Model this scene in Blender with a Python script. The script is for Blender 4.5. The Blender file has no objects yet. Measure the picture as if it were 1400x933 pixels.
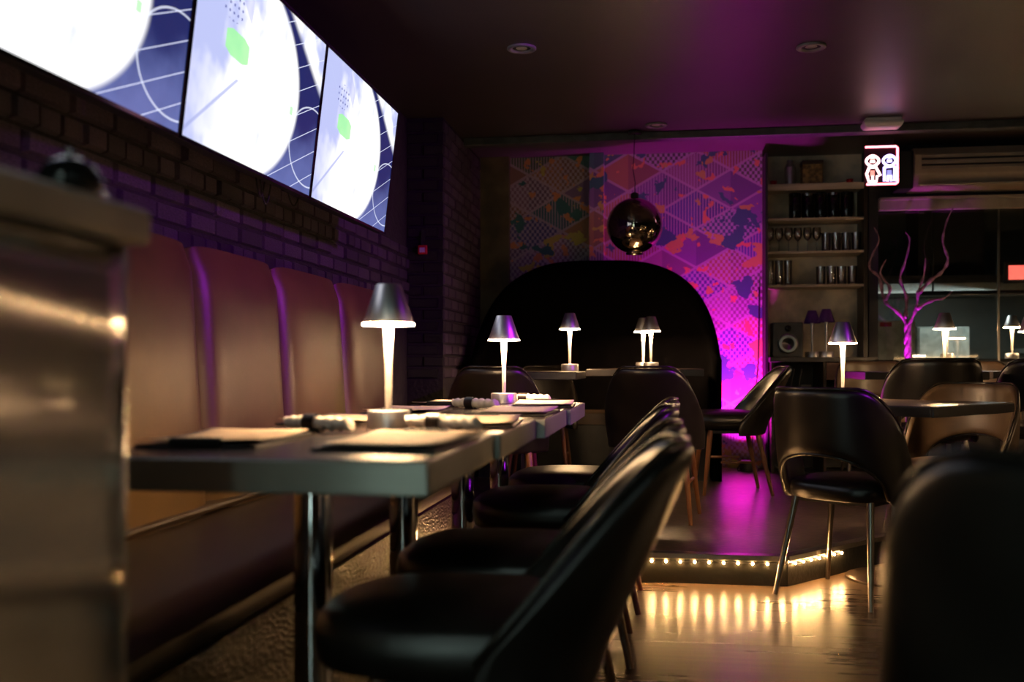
import bpy, math, random
from mathutils import Vector, Matrix
random.seed(7)
R = math.radians
SC = bpy.context.scene
COL = SC.collection

# ------------------------------------------------------------------ camera
EYE = 0.905
cam_d = bpy.data.cameras.new('camera')
cam = bpy.data.objects.new('camera', cam_d); COL.objects.link(cam)
cam.location = (0, 0, EYE)
cam.rotation_euler = (R(90), 0, R(8.57))
cam_d.sensor_width = 36.0; cam_d.lens = 35.0
cam_d.shift_y = 0.0239
cam_d.clip_start = 0.05
cam_d.dof.use_dof = True
cam_d.dof.focus_distance = 4.6
cam_d.dof.aperture_fstop = 2.0
SC.camera = cam
# ------------------------------------------------------------------ world, exposure
w = bpy.data.worlds.new('world'); SC.world = w; w.use_nodes = True
w.node_tree.nodes['Background'].inputs[0].default_value = (0.004, 0.0035, 0.004, 1)
w.node_tree.nodes['Background'].inputs[1].default_value = 0.35
SC.view_settings.view_transform = 'Standard'
SC.view_settings.look = 'None'
SC.view_settings.exposure = 0.0
SC.view_settings.gamma = 1.0
SC.view_settings.use_curve_mapping = False
try:
    SC.cycles.use_denoising = True
    SC.cycles.max_bounces = 8
    SC.cycles.diffuse_bounces = 3
    SC.cycles.sample_clamp_indirect = 4.0
    SC.cycles.caustics_reflective = False
    SC.cycles.caustics_refractive = False
except Exception:
    pass

def light(name, kind, loc, energy, color, target=None, **kw):
    d = bpy.data.lights.new(name, kind); d.energy = energy; d.color = color
    for k, v in kw.items(): setattr(d, k, v)
    o = bpy.data.objects.new(name, d); COL.objects.link(o); o.location = loc
    if target is not None:
        o.rotation_euler = (Vector(target) - Vector(loc)).to_track_quat('-Z', 'Y').to_euler()
    return o
# magenta stage spot on the ceiling, across the room from the bench
light('stage_spot_light', 'SPOT', (2.60, 3.00, 2.30), 270, (0.55, 0.02, 1.0), (-1.6, 4.4, 1.35), spot_size=R(62), spot_blend=0.8, shadow_soft_size=0.05)
# magenta uplights at the foot of the papered wall
light('uplight_beam', 'SPOT', (0.62, 7.50, 0.24), 330, (1.0, 0.015, 0.85), (0.62, 7.80, 0.88), spot_size=R(92), spot_blend=0.8, shadow_soft_size=0.04)
light('uplight_beam_behind_booth', 'SPOT', (-0.45, 7.64, 0.5), 14, (0.9, 0.02, 1.0), (-0.45, 7.76, 2.0), spot_size=R(80), spot_blend=0.9, shadow_soft_size=0.03)
# room downlights behind the camera, dimmed
light('downlight_beam', 'SPOT', (-0.6, -0.9, 2.50), 14, (0.78, 1.0, 0.90), (-0.3, 0.3, 0.3), spot_size=R(130), spot_blend=1.0, shadow_soft_size=0.06)
light('downlight_beam_aisle', 'SPOT', (1.3, -0.6, 2.50), 9, (0.80, 1.0, 0.92), (0.9, 1.2, 0.3), spot_size=R(130), spot_blend=1.0, shadow_soft_size=0.06)
# kitchen strip light behind the glass
light('kitchen_light', 'AREA', (2.7, 9.2, 1.58), 14.0, (0.85, 1.0, 0.95), (2.5, 9.4, 0.0), shape='RECTANGLE', size=1.2, size_y=0.06)

# ------------------------------------------------------------------ node helpers
class E:
    def __init__(s, t, o): s.t, s.o = t, o
    def m(s, op, b=None, c=None):
        n = s.t.nodes.new('ShaderNodeMath'); n.operation = op
        for i, v in enumerate((s, b, c)):
            if v is None: continue
            if isinstance(v, E): s.t.links.new(v.o, n.inputs[i])
            else: n.inputs[i].default_value = float(v)
        return E(s.t, n.outputs[0])
    def __add__(s, b): return s.m('ADD', b)
    def __sub__(s, b): return s.m('SUBTRACT', b)
    def __mul__(s, b): return s.m('MULTIPLY', b)
    def __truediv__(s, b): return s.m('DIVIDE', b)
    def floor(s): return s.m('FLOOR')
    def fract(s): return s.m('FRACT')
    def abs(s): return s.m('ABSOLUTE')
    def lt(s, b): return s.m('LESS_THAN', b)
    def gt(s, b): return s.m('GREATER_THAN', b)
    def sq(s): return s * s
    def sqrt(s): return s.m('SQRT')
    def mod(s, b): return s.m('FLOORED_MODULO', b)
    def clamp(s):
        r = s.m('ADD', 0.0); r.o.node.use_clamp = True; return r
    def step(s, a, b):
        n = s.t.nodes.new('ShaderNodeMapRange'); n.interpolation_type = 'SMOOTHSTEP'
        s.t.links.new(s.o, n.inputs[0]); n.inputs[1].default_value = a; n.inputs[2].default_value = b
        return E(s.t, n.outputs[0])

def xyz(t, kind='Object', scale=(1, 1, 1)):
    tc = t.nodes.new('ShaderNodeTexCoord')
    s = t.nodes.new('ShaderNodeSeparateXYZ'); t.links.new(tc.outputs[kind], s.inputs[0])
    return [E(t, s.outputs[i]) for i in range(3)]
def combine(t, a, b, c=0.0):
    n = t.nodes.new('ShaderNodeCombineXYZ')
    for i, v in enumerate((a, b, c)):
        if isinstance(v, E): t.links.new(v.o, n.inputs[i])
        else: n.inputs[i].default_value = v
    return n.outputs[0]
def mixc(t, f, a, b, mode='MIX'):
    n = t.nodes.new('ShaderNodeMix'); n.data_type = 'RGBA'; n.blend_type = mode
    for sock, v in ((n.inputs[0], f), (n.inputs[6], a), (n.inputs[7], b)):
        if isinstance(v, E): t.links.new(v.o, sock)
        elif hasattr(v, 'is_linked'): t.links.new(v, sock)
        elif isinstance(v, (tuple, list)): sock.default_value = (*v[:3], 1)
        else: sock.default_value = v
    return n.outputs[2]
def noise(t, scale, detail=3, vec=None, kind='Object'):
    n = t.nodes.new('ShaderNodeTexNoise'); n.inputs['Scale'].default_value = scale; n.inputs['Detail'].default_value = detail
    if vec is None:
        tc = t.nodes.new('ShaderNodeTexCoord'); vec = tc.outputs[kind]
    t.links.new(vec, n.inputs['Vector'])
    return n
def newmat(name):
    m = bpy.data.materials.new(name); m.use_nodes = True
    t = m.node_tree; return m, t, t.nodes['Principled BSDF']
MATS = {}
def mat(name, col, rough=0.5, metal=0.0, var=0.25, vscale=12, bump=0.0, bscale=60, spec=0.5, coat=0.0, rvar=0.0, stretch=None, emit=None, estr=0.0, rand=0.0):
    """plain procedural surface: noise-varied colour, roughness and fine bump"""
    if name in MATS: return MATS[name]
    m, t, b = newmat(name)
    vec = None
    if stretch:
        tc = t.nodes.new('ShaderNodeTexCoord'); mp = t.nodes.new('ShaderNodeMapping'); mp.inputs['Scale'].default_value = stretch
        t.links.new(tc.outputs['Object'], mp.inputs[0]); vec = mp.outputs[0]
    n = noise(t, vscale, 4, vec)
    f = E(t, n.outputs['Fac'])
    lo = tuple(c * (1 - var) for c in col); hi = tuple(min(1, c * (1 + var)) for c in col)
    c = mixc(t, f.step(0.3, 0.7), lo, hi)
    if rand:
        oi = t.nodes.new('ShaderNodeObjectInfo')
        g = E(t, oi.outputs['Random']) * (2 * rand) + (1 - rand)
        c = mixc(t, 1.0, c, combine(t, g, g, g), 'MULTIPLY')
    t.links.new(c, b.inputs['Base Color'])
    b.inputs['Roughness'].default_value = rough; b.inputs['Metallic'].default_value = metal
    b.inputs['Specular IOR Level'].default_value = spec; b.inputs['Coat Weight'].default_value = coat
    if rvar:
        r = f.step(0.25, 0.75) * rvar + (rough - rvar / 2); t.links.new(r.o, b.inputs['Roughness'])
    if bump:
        n2 = noise(t, bscale, 3, vec); bp = t.nodes.new('ShaderNodeBump')
        bp.inputs['Strength'].default_value = bump; bp.inputs['Distance'].default_value = 0.01
        t.links.new(n2.outputs['Fac'], bp.inputs['Height']); t.links.new(bp.outputs[0], b.inputs['Normal'])
    if emit:
        b.inputs['Emission Color'].default_value = (*emit, 1); b.inputs['Emission Strength'].default_value = estr
    MATS[name] = m
    return m
def emis(name, col, s):
    if name in MATS: return MATS[name]
    m, t, b = newmat(name)
    b.inputs['Base Color'].default_value = (0.6, 0.6, 0.6, 1)
    n = noise(t, 30, 1); f = E(t, n.outputs['Fac']) * 0.1 + 0.95
    t.links.new((f * s).o, b.inputs['Emission Strength'])
    b.inputs['Emission Color'].default_value = (*col, 1)
    MATS[name] = m; return m

# ------------------------------------------------------------------ mesh helpers
class MB:
    def __init__(s): s.v, s.f = [], []
    def add(s, vs, fs):
        o = len(s.v); s.v += [tuple(v) for v in vs]; s.f += [tuple(i + o for i in f) for f in fs]; return s
    def box(s, x0, x1, y0, y1, z0, z1, M=None):
        vs = [Vector((x, y, z)) for z in (z0, z1) for y in (y0, y1) for x in (x0, x1)]
        if M is not None: vs = [M @ v for v in vs]
        return s.add(vs, [(0, 2, 3, 1), (4, 5, 7, 6), (0, 1, 5, 4), (2, 6, 7, 3), (0, 4, 6, 2), (1, 3, 7, 5)])
    def ring(s, rings, cap=True, closed=True):
        n = len(rings[0]); vs = [p for r in rings for p in r]; fs = []
        for i in range(len(rings) - 1):
            for j in range(n if closed else n - 1):
                k = (j + 1) % n
                fs.append((i * n + j, i * n + k, (i + 1) * n + k, (i + 1) * n + j))
        if cap:
            fs.append(tuple(reversed(range(n)))); fs.append(tuple(range((len(rings) - 1) * n, len(rings) * n)))
        return s.add(vs, fs)
    def lathe(s, prof, n=24, c=(0, 0, 0), cap=True):
        return s.ring([[(c[0] + r * math.cos(2 * math.pi * k / n), c[1] + r * math.sin(2 * math.pi * k / n), c[2] + z) for k in range(n)] for r, z in prof], cap)
    def tube(s, pts, r, n=8, cap=True):
        pts = [Vector(p) for p in pts]; rings = []
        up = None
        for i, p in enumerate(pts):
            d = (pts[min(i + 1, len(pts) - 1)] - pts[max(i - 1, 0)])
            if d.length < 1e-9: d = Vector((0, 0, 1))
            d.normalize()
            if up is None:
                up = Vector((0, 0, 1)) if abs(d.z) < 0.9 else Vector((1, 0, 0))
            a = d.cross(up)
            if a.length < 1e-6: a = d.cross(Vector((0, 1, 0)))
            a.normalize(); b = a.cross(d); up = b
            rr = r[i] if isinstance(r, (list, tuple)) else r
            rings.append([p + a * (rr * math.cos(2 * math.pi * k / n)) + b * (rr * math.sin(2 * math.pi * k / n)) for k in range(n)])
        return s.ring(rings, cap)
    def mesh(s, name, smooth=False):
        me = bpy.data.meshes.new(name); me.from_pydata(s.v, [], s.f); me.validate()
        import bmesh
        bm = bmesh.new(); bm.from_mesh(me); bmesh.ops.recalc_face_normals(bm, faces=bm.faces); bm.to_mesh(me); bm.free()
        if smooth:
            me.polygons.foreach_set('use_smooth', [True] * len(me.polygons))
        return me
    def build(s, name, m, parent=None, smooth=False, bevel=0, loc=None, auto=None):
        me = s.mesh(name, smooth)
        if m: me.materials.append(m)
        o = bpy.data.objects.new(name, me); COL.objects.link(o); o.parent = parent
        if loc: o.location = loc
        if bevel:
            b = o.modifiers.new('bevel', 'BEVEL'); b.width = bevel; b.segments = 2; b.limit_method = 'ANGLE'
        if smooth and auto is not None:
            try: me.set_sharp_from_angle(angle=R(auto))
            except Exception: pass
        return o
def tag(o, label, cat, group=None, kind=None):
    if label: o['label'] = label
    if cat: o['category'] = cat
    if group: o['group'] = group
    if kind: o['kind'] = kind
    return o
def thing(name, label, cat, loc=(0, 0, 0), rz=0, group=None):
    o = bpy.data.objects.new(name, None); COL.objects.link(o); o.location = loc; o.rotation_euler = (0, 0, rz)
    o.empty_display_size = 0.1
    return tag(o, label, cat, group)
def struct(o, label=None): 
    o['kind'] = 'structure'
    if label: o['label'] = label
    return o
def copy_tree(o, parent=None):
    c = o.copy(); COL.objects.link(c); c.parent = parent
    for ch in list(o.children):
        if ch is not c: copy_tree(ch, c)
    return c
def place(proto, loc, rz, label, group=None, _used={}):
    key = proto.name
    if key not in _used:
        _used[key] = 1; o = proto
    else:
        o = copy_tree(proto)
    o.location = loc; o.rotation_euler = (0, 0, rz); o['label'] = label
    if group: o['group'] = group
    elif 'group' in o: del o['group']
    return o

# ------------------------------------------------------------------ materials
def brushed(name, col, rough, amp=0.2, sc=(2, 2, 90)):
    m, t, b = newmat(name)
    tc = t.nodes.new('ShaderNodeTexCoord'); mp = t.nodes.new('ShaderNodeMapping'); mp.inputs['Scale'].default_value = sc
    t.links.new(tc.outputs['Object'], mp.inputs[0])
    n = noise(t, 4, 3, mp.outputs[0]); f = E(t, n.outputs['Fac'])
    t.links.new(mixc(t, f, tuple(c * 0.85 for c in col), col), b.inputs['Base Color'])
    b.inputs['Metallic'].default_value = 1.0
    t.links.new((f * amp + (rough - amp / 2)).o, b.inputs['Roughness'])
    bp = t.nodes.new('ShaderNodeBump'); bp.inputs['Strength'].default_value = 0.04; bp.inputs['Distance'].default_value = 0.004
    t.links.new(n.outputs['Fac'], bp.inputs['Height']); t.links.new(bp.outputs[0], b.inputs['Normal'])
    MATS[name] = m; return m
M_paint = mat('black_wall_paint', (0.012, 0.010, 0.012), 0.55, bump=0.25, bscale=25)
M_ceil = mat('ceiling_paint', (0.050, 0.037, 0.038), 0.42, var=0.1, vscale=2, bump=0.05, bscale=80)
M_mortar = mat('mortar', (0.018, 0.014, 0.014), 0.9, bump=0.6, bscale=40)
M_brick = mat('painted_brick', (0.075, 0.050, 0.075), 0.55, var=0.45, vscale=14, bump=0.8, bscale=35, rand=0.5)
M_brickblk = mat('black_brick', (0.016, 0.014, 0.014), 0.5, var=0.5, vscale=14, bump=0.9, bscale=45, rand=0.5)
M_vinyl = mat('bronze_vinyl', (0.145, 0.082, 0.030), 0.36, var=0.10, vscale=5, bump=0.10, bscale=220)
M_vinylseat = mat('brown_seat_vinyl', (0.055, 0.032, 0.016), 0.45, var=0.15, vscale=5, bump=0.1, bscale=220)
def lizard():
    m, t, b = newmat('lizard_vinyl')
    v = t.nodes.new('ShaderNodeTexVoronoi'); v.inputs['Scale'].default_value = 120
    tc = t.nodes.new('ShaderNodeTexCoord'); mp = t.nodes.new('ShaderNodeMapping'); mp.inputs['Scale'].default_value = (1, 0.55, 1)
    t.links.new(tc.outputs['Object'], mp.inputs[0]); t.links.new(mp.outputs[0], v.inputs['Vector'])
    f = E(t, v.outputs['Distance'])
    t.links.new(mixc(t, f.step(0.0, 0.6), (0.15, 0.092, 0.040), (0.08, 0.05, 0.022)), b.inputs['Base Color'])
    b.inputs['Roughness'].default_value = 0.30
    bp = t.nodes.new('ShaderNodeBump'); bp.inputs['Strength'].default_value = 0.8; bp.inputs['Distance'].default_value = 0.004; bp.invert = True
    t.links.new(v.outputs['Distance'], bp.inputs['Height']); t.links.new(bp.outputs[0], b.inputs['Normal'])
    return m
M_lizard = lizard()
M_leather = mat('black_leather', (0.010, 0.008, 0.0065), 0.33, spec=0.55, var=0.3, vscale=9, bump=0.04, bscale=260, rvar=0.06)
M_leatherbrn = mat('dark_brown_leather', (0.035, 0.022, 0.013), 0.34, var=0.3, vscale=9, bump=0.10, bscale=260, rvar=0.10)
M_piping = mat('black_piping', (0.02, 0.016, 0.012), 0.25, bump=0.05)
M_wood = mat('chair_leg_wood', (0.17, 0.065, 0.025), 0.38, var=0.3, vscale=20, stretch=(1, 1, 0.1))
M_darkwood = mat('dark_stained_wood', (0.030, 0.018, 0.010), 0.35, var=0.3, vscale=20, stretch=(1, 1, 0.1))
M_chrome = mat('chrome', (0.75, 0.75, 0.78), 0.09, 1.0, var=0.03)
M_gunmetal = mat('gunmetal_leg', (0.30, 0.27, 0.23), 0.28, 1.0, var=0.08)
M_lampmetal = brushed('lamp_brushed_metal', (0.80, 0.78, 0.80), 0.40, 0.12)
M_steel = brushed('stainless_steel', (0.86, 0.81, 0.73), 0.25, 0.04, (2, 2, 60))
_b = M_steel.node_tree.nodes['Principled BSDF']; _b.inputs['Anisotropic'].default_value = 0.95
for _n in M_steel.node_tree.nodes:
    if _n.type == 'BUMP': _n.inputs['Strength'].default_value = 0.006
_tg = M_steel.node_tree.nodes.new('ShaderNodeTangent'); _tg.direction_type = 'RADIAL'; _tg.axis = 'Z'
M_steel.node_tree.links.new(_tg.outputs[0], _b.inputs['Tangent'])
M_top = mat('dark_laminate', (0.040, 0.026, 0.020), 0.26, var=0.2, vscale=8, bump=0.02)
M_edge = mat('metal_table_edge', (0.30, 0.30, 0.27), 0.40, 0.6, var=0.10, vscale=6)
M_edgeblk = mat('black_table_edge', (0.022, 0.018, 0.018), 0.30, var=0.2)
M_board = mat('menu_board', (0.018, 0.013, 0.012), 0.35)
M_paper = mat('kraft_paper', (0.80, 0.62, 0.46), 0.75, var=0.06, vscale=30)
M_cloth = mat('white_napkin', (0.80, 0.74, 0.66), 0.85, var=0.05, bump=0.3, bscale=300)
M_black = mat('matte_black', (0.010, 0.010, 0.010), 0.6)
M_blackgl = mat('gloss_black', (0.008, 0.008, 0.008), 0.12)
M_velvet = mat('black_velvet', (0.0016, 0.0013, 0.0016), 0.95, spec=0.02, bump=0.1, bscale=200)
M_alu = mat('aluminium_nosing', (0.62, 0.60, 0.55), 0.25, 1.0, var=0.05)
M_riser = mat('platform_riser', (0.006, 0.006, 0.003), 0.45, var=0.3, vscale=40, bump=0.2)
M_shelf = mat('limewashed_shelf', (0.55, 0.46, 0.36), 0.6, var=0.2, vscale=8, stretch=(0.3, 1, 3))
M_shelfback = mat('plaster_shelf_back', (0.68, 0.57, 0.42), 0.7, var=0.35, vscale=5, bump=0.1)
M_acwhite = mat('cream_plastic', (0.42, 0.34, 0.25), 0.45, var=0.05)
M_white = mat('white_plastic', (0.78, 0.72, 0.68), 0.4, var=0.03)
M_cornice = mat('painted_cornice', (0.34, 0.29, 0.23), 0.5, var=0.08)
M_red = mat('red_plastic', (0.55, 0.02, 0.02), 0.4)
M_kwall = mat('kitchen_wall', (0.13, 0.15, 0.14), 0.5, var=0.15, vscale=3)
M_ksteel = mat('kitchen_steel', (0.45, 0.47, 0.46), 0.35, 0.9, var=0.1)
M_kwhite = mat('kitchen_white', (0.50, 0.54, 0.50), 0.4)
M_bark = mat('twisted_bark', (0.30, 0.16, 0.22), 0.45, var=0.5, vscale=30, bump=0.8, bscale=40)
M_disc = emis('lamp_diffuser', (1.0, 0.62, 0.30), 300)
M_led = emis('led_warm', (1.0, 0.52, 0.19), 1050)
M_mirrorball = mat('smoked_mirror_glass', (0.42, 0.36, 0.30), 0.03, 1.0, var=0.02)
M_purpleplastic = mat('purple_shade', (0.10, 0.03, 0.22), 0.4)

def glass(name, col, refl, rough=0.02):
    m, t, b = newmat(name)
    out = t.nodes['Material Output']; t.nodes.remove(b)
    tr = t.nodes.new('ShaderNodeBsdfTransparent'); tr.inputs[0].default_value = (*col, 1)
    gl = t.nodes.new('ShaderNodeBsdfGlossy'); gl.inputs['Roughness'].default_value = rough
    fr = t.nodes.new('ShaderNodeFresnel'); fr.inputs[0].default_value = 1.45
    n = noise(t, 5, 1)
    f = (E(t, fr.outputs[0]) + (E(t, n.outputs['Fac']) * 0.02 + refl)).clamp()
    mx = t.nodes.new('ShaderNodeMixShader'); t.links.new(f.o, mx.inputs[0])
    t.links.new(tr.outputs[0], mx.inputs[1]); t.links.new(gl.outputs[0], mx.inputs[2]); t.links.new(mx.outputs[0], out.inputs[0])
    return m
M_glass = glass('drinking_glass', (0.97, 0.96, 0.94), 0.22, 0.08)
M_pane = glass('window_glass', (0.82, 0.84, 0.84), 0.06)

def wallpaper():
    m, t, b = newmat('printed_wallpaper')
    X, Y, Z = xyz(t)
    n = noise(t, 1.3, 2)
    u = X; v = Z
    s = 0.30
    A = (v + u * 0.577) / s; Bq = (v - u * 0.577) / s; C = u / (s * 0.866)
    ia, ib, ic = A.floor(), Bq.floor(), C.floor()
    wn = t.nodes.new('ShaderNodeTexWhiteNoise'); wn.noise_dimensions = '3D'
    t.links.new(combine(t, ia, ib, 3.1), wn.inputs['Vector'])
    r1 = E(t, wn.outputs['Value'])
    ramp = t.nodes.new('ShaderNodeValToRGB'); t.links.new(r1.o, ramp.inputs[0]); ramp.color_ramp.interpolation = 'CONSTANT'
    cols = [(0.0, (0.06, 0.17, 0.16)), (0.18, (0.34, 0.19, 0.10)), (0.36, (0.20, 0.13, 0.26)), (0.5, (0.10, 0.15, 0.08)), (0.64, (0.27, 0.17, 0.22)), (0.8, (0.38, 0.24, 0.10)), (0.9, (0.10, 0.10, 0.28))]
    el = ramp.color_ramp.elements
    el[0].position, el[0].color = cols[0][0], (*cols[0][1], 1)
    el[1].position, el[1].color = cols[1][0], (*cols[1][1], 1)
    for p, c in cols[2:]:
        e = el.new(p); e.color = (*c, 1)
    c0 = ramp.outputs[0]
    # isometric facets: one half of every rhomb is printed darker
    half = (A.fract() + (Bq.fract() * -1.0)).gt(0.0)
    c0 = mixc(t, half * 0.35, c0, (0.05, 0.05, 0.10))
    # railings and windows: thin pale bars on some facets
    wn2 = t.nodes.new('ShaderNodeTexWhiteNoise'); wn2.noise_dimensions = '3D'
    t.links.new(combine(t, ia, ib, 9.7), wn2.inputs['Vector']); r2 = E(t, wn2.outputs['Value'])
    bars = (u / 0.022).fract().lt(0.35) * r2.lt(0.33)
    c0 = mixc(t, bars, c0, (0.36, 0.30, 0.36))
    chk = ((u / 0.02).floor() + (v / 0.026).floor()).mod(2.0).lt(0.5) * r2.gt(0.68)
    c0 = mixc(t, chk * 0.75, c0, (0.46, 0.42, 0.50))
    # cornice lines along the facet edges
    edge = (A.fract().lt(0.07) + Bq.fract().lt(0.07)).clamp()
    c0 = mixc(t, edge * 0.8, c0, (0.42, 0.34, 0.40))
    # leaves and figures
    lf = E(t, noise(t, 10.0, 5).outputs['Fac'])
    c0 = mixc(t, lf.gt(0.605), c0, (0.62, 0.26, 0.10))
    lf2 = E(t, noise(t, 5.0, 4, combine(t, u + 4.0, v, Y)).outputs['Fac'])
    c0 = mixc(t, lf2.gt(0.615), c0, (0.48, 0.42, 0.08))
    lf3 = E(t, noise(t, 4.0, 5, combine(t, u + 9.0, v, Y)).outputs['Fac'])
    c0 = mixc(t, lf3.gt(0.60), c0, (0.04, 0.16, 0.15))
    t.links.new(c0, b.inputs['Base Color']); b.inputs['Roughness'].default_value = 0.65
    return m
M_paper_wall = wallpaper()

def floorwood(name, c1, c2, rough, scale=(0.5, 14, 14)):
    m, t, b = newmat(name)
    tc = t.nodes.new('ShaderNodeTexCoord'); mp = t.nodes.new('ShaderNodeMapping'); mp.inputs['Scale'].default_value = scale
    t.links.new(tc.outputs['Object'], mp.inputs[0])
    n = noise(t, 3, 6, mp.outputs[0]); f = E(t, n.outputs['Fac'])
    t.links.new(mixc(t, f.step(0.3, 0.7), c1, c2), b.inputs['Base Color'])
    n3 = noise(t, 2.0, 3); g = E(t, n3.outputs['Fac'])
    t.links.new((g * 0.14 + f * 0.10 + (rough - 0.12)).o, b.inputs['Roughness'])
    bp = t.nodes.new('ShaderNodeBump'); bp.inputs['Strength'].default_value = 0.03; bp.inputs['Distance'].default_value = 0.002
    t.links.new(n.outputs['Fac'], bp.inputs['Height']); t.links.new(bp.outputs[0], b.inputs['Normal'])
    return m
M_floor = floorwood('vinyl_floor', (0.085, 0.054, 0.031), (0.145, 0.093, 0.053), 0.29)
def speckle():
    m, t, b = newmat('speckled_platform_floor')
    tc = t.nodes.new('ShaderNodeTexCoord'); mp = t.nodes.new('ShaderNodeMapping'); mp.inputs['Scale'].default_value = (0.45, 1.6, 1)
    t.links.new(tc.outputs['Object'], mp.inputs[0])
    f = E(t, noise(t, 60, 3, mp.outputs[0]).outputs['Fac'])
    t.links.new(mixc(t, f.step(0.5, 0.68), (0.030, 0.022, 0.020), (0.13, 0.09, 0.06)), b.inputs['Base Color'])
    g = E(t, noise(t, 3, 3).outputs['Fac'])
    t.links.new((g * 0.14 + 0.26).o, b.inputs['Roughness'])
    bp = t.nodes.new('ShaderNodeBump'); bp.inputs['Strength'].default_value = 0.15; bp.inputs['Distance'].default_value = 0.002
    t.links.new(f.o, bp.inputs['Height']); t.links.new(bp.outputs[0], b.inputs['Normal'])
    return m
M_platform = speckle()

def screen_mat(W, H):
    m, t, b = newmat('television_picture')
    X, Y, Z = xyz(t)
    u = Y / W; v = Z / H
    white = (1.0, 1.0, 1.0); pale = (0.42, 0.46, 0.74); blue = (0.05, 0.075, 0.26); navy = (0.012, 0.018, 0.10)
    rad = (((u - 0.30) / 0.50).sq() + ((v - 0.50) / 0.60).sq()).sqrt()
    out = rad.step(0.95, 1.02)
    up = (u + v).step(1.62, 1.70)
    nz = E(t, noise(t, 4.0, 3).outputs['Fac'])
    dark = mixc(t, (v + nz * 0.8 - 0.35).step(0.02, 0.55), (0.10, 0.13, 0.34), navy)
    dark = mixc(t, up, dark, mixc(t, nz.step(0.45, 0.62), white, pale))
    body = mixc(t, (nz + u * 0.35 - v * 0.12).step(0.40, 0.60), pale, white)
    left = (u.step(0.02, 0.36) * -1.0 + 1.0) * nz.step(0.38, 0.62)
    body = mixc(t, left * 0.8, body, (0.40, 0.44, 0.72))
    right = u.gt(0.42)
    c = mixc(t, out * right, body, dark)
    # fine slanting lines in the dark band
    ln = ((v - u * 0.75) / 0.150).fract().lt(0.030)
    c = mixc(t, ln * out * right * 0.9, c, (0.75, 0.80, 1.0))
    arc = ((((u - 0.95).sq() + ((v - 0.30) * 0.8).sq()).sqrt() - 0.20).abs()).lt(0.004)
    c = mixc(t, arc * 0.6, c, (0.8, 0.85, 1.0))
    tri = (((u - 0.16) * 1.4 + (v - 0.78)).abs().lt(0.006)) * v.gt(0.2)
    c = mixc(t, tri * 0.35, c, (0.45, 0.5, 0.75))
    streak = ((u * -1.3 + v - 0.02).abs()).lt(0.012) * v.lt(0.42)
    c = mixc(t, streak * 0.7, c, (0.30, 0.34, 0.62))
    # green patch and the little grid of dots above it
    gx = (u - 0.285).abs(); gy = (v - 0.585 + (u - 0.285) * 0.10).abs()
    green = gx.lt(0.08) * gy.lt(0.070 - 0.0) * (gx * 0.6 + gy).lt(0.095)
    c = mixc(t, green * 0.85, c, (0.30, 0.78, 0.28))
    gx2 = (u - 0.74).abs(); gy2 = (v - 0.45).abs()
    c = mixc(t, gx2.lt(0.012) * gy2.lt(0.025) * 0.8, c, (0.35, 0.85, 0.35))
    dots = ((((u / 0.028).fract() - 0.5).sq() + ((v / 0.042).fract() - 0.5).sq()).lt(0.035)) * (((u - 0.24) / 0.075).sq() + ((v - 0.775) / 0.085).sq()).lt(1.0)
    c = mixc(t, dots, c, (0.10, 0.12, 0.35))
    tri2 = (u - 0.33).abs().lt(0.035) * (v - 0.86 + (u - 0.33) * 1.5).abs().lt(0.07)
    c = mixc(t, tri2 * 0.6, c, (0.42, 0.44, 0.70))
    b.inputs['Base Color'].default_value = (0.01, 0.01, 0.01, 1); b.inputs['Roughness'].default_value = 0.2
    t.links.new(c, b.inputs['Emission Color']); b.inputs['Emission Strength'].default_value = 1.30
    return m

# ------------------------------------------------------------------ room shell
XL, XR, YB, YF, ZC, ZP = -1.68, 4.60, 7.80, -1.60, 2.55, 0.12
PX0, PY0 = -1.47, 4.19            # platform front line
PC = [(0.505, 4.19), (0.95, 4.70), (1.75, 5.45), (XR, 5.45)]
floor = struct(MB().box(XL - 0.1, XR + 0.1, YF - 0.1, YB + 0.1, -0.12, -0.012).build('floor', M_black), 'dark brown vinyl floor with a soft sheen')
ys = [YF, 0.30, 1.80, 3.30, 5.0, 6.4]
for a, b_ in zip(ys[:-1], ys[1:]):
    MB().box(XL, XR, a + 0.0015, b_ - 0.0015, -0.012, 0.0).build('floor_sheet', M_floor, floor)
struct(MB().box(XL - 0.1, XR + 0.1, YF - 0.1, 11.2, ZC, ZC + 0.1).build('ceiling', M_ceil), 'dark painted ceiling')
wall_left = struct(MB().box(XL - 0.12, XL, YF, YB, 0, ZC).build('wall_left', M_mortar), 'dark painted brick wall below the screens')
struct(MB().box(XR, XR + 0.12, YF, YB, 0, ZC).build('wall_right', M_paint))
struct(MB().box(XL - 0.12, XR + 0.12, YF - 0.12, YF, 0, ZC).build('wall_front', M_paint))

# back wall: papered part, shelf niche, glazed part
wall_back = struct(MB().box(XL, 0.756, YB, YB + 0.12, 0, ZC).build('wall_back', M_paper_wall), 'wall with colourful printed paper of stacked houses and plants')
MB().box(-0.555, -0.445, YB - 0.10, YB, ZP, ZC).build('pipe_casing', M_paper_wall, wall_back)
MB().box(-1.42, -1.19, YB - 0.06, YB, ZP, ZC).build('pipe_casing', mat('brown_wallpaper', (0.10, 0.075, 0.035), 0.6, var=0.5, vscale=4), wall_back)
struct(MB().box(0.756, 1.56, 8.06, 8.16, 0, ZC).box(0.70, 0.756, YB + 0.12, 8.06, 0, ZC).build('wall_niche', M_shelfback), 'plastered niche behind the glass shelves')
struct(MB().box(1.56, XR, YB, YB + 0.10, 2.16, ZC).box(1.56, XR, YB, YB + 0.10, 0, 0.93).box(1.535, 1.60, YB - 0.02, 8.06, 0, ZC).build('wall_glazed', M_paint), 'dark wall around the glazed opening')
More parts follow.
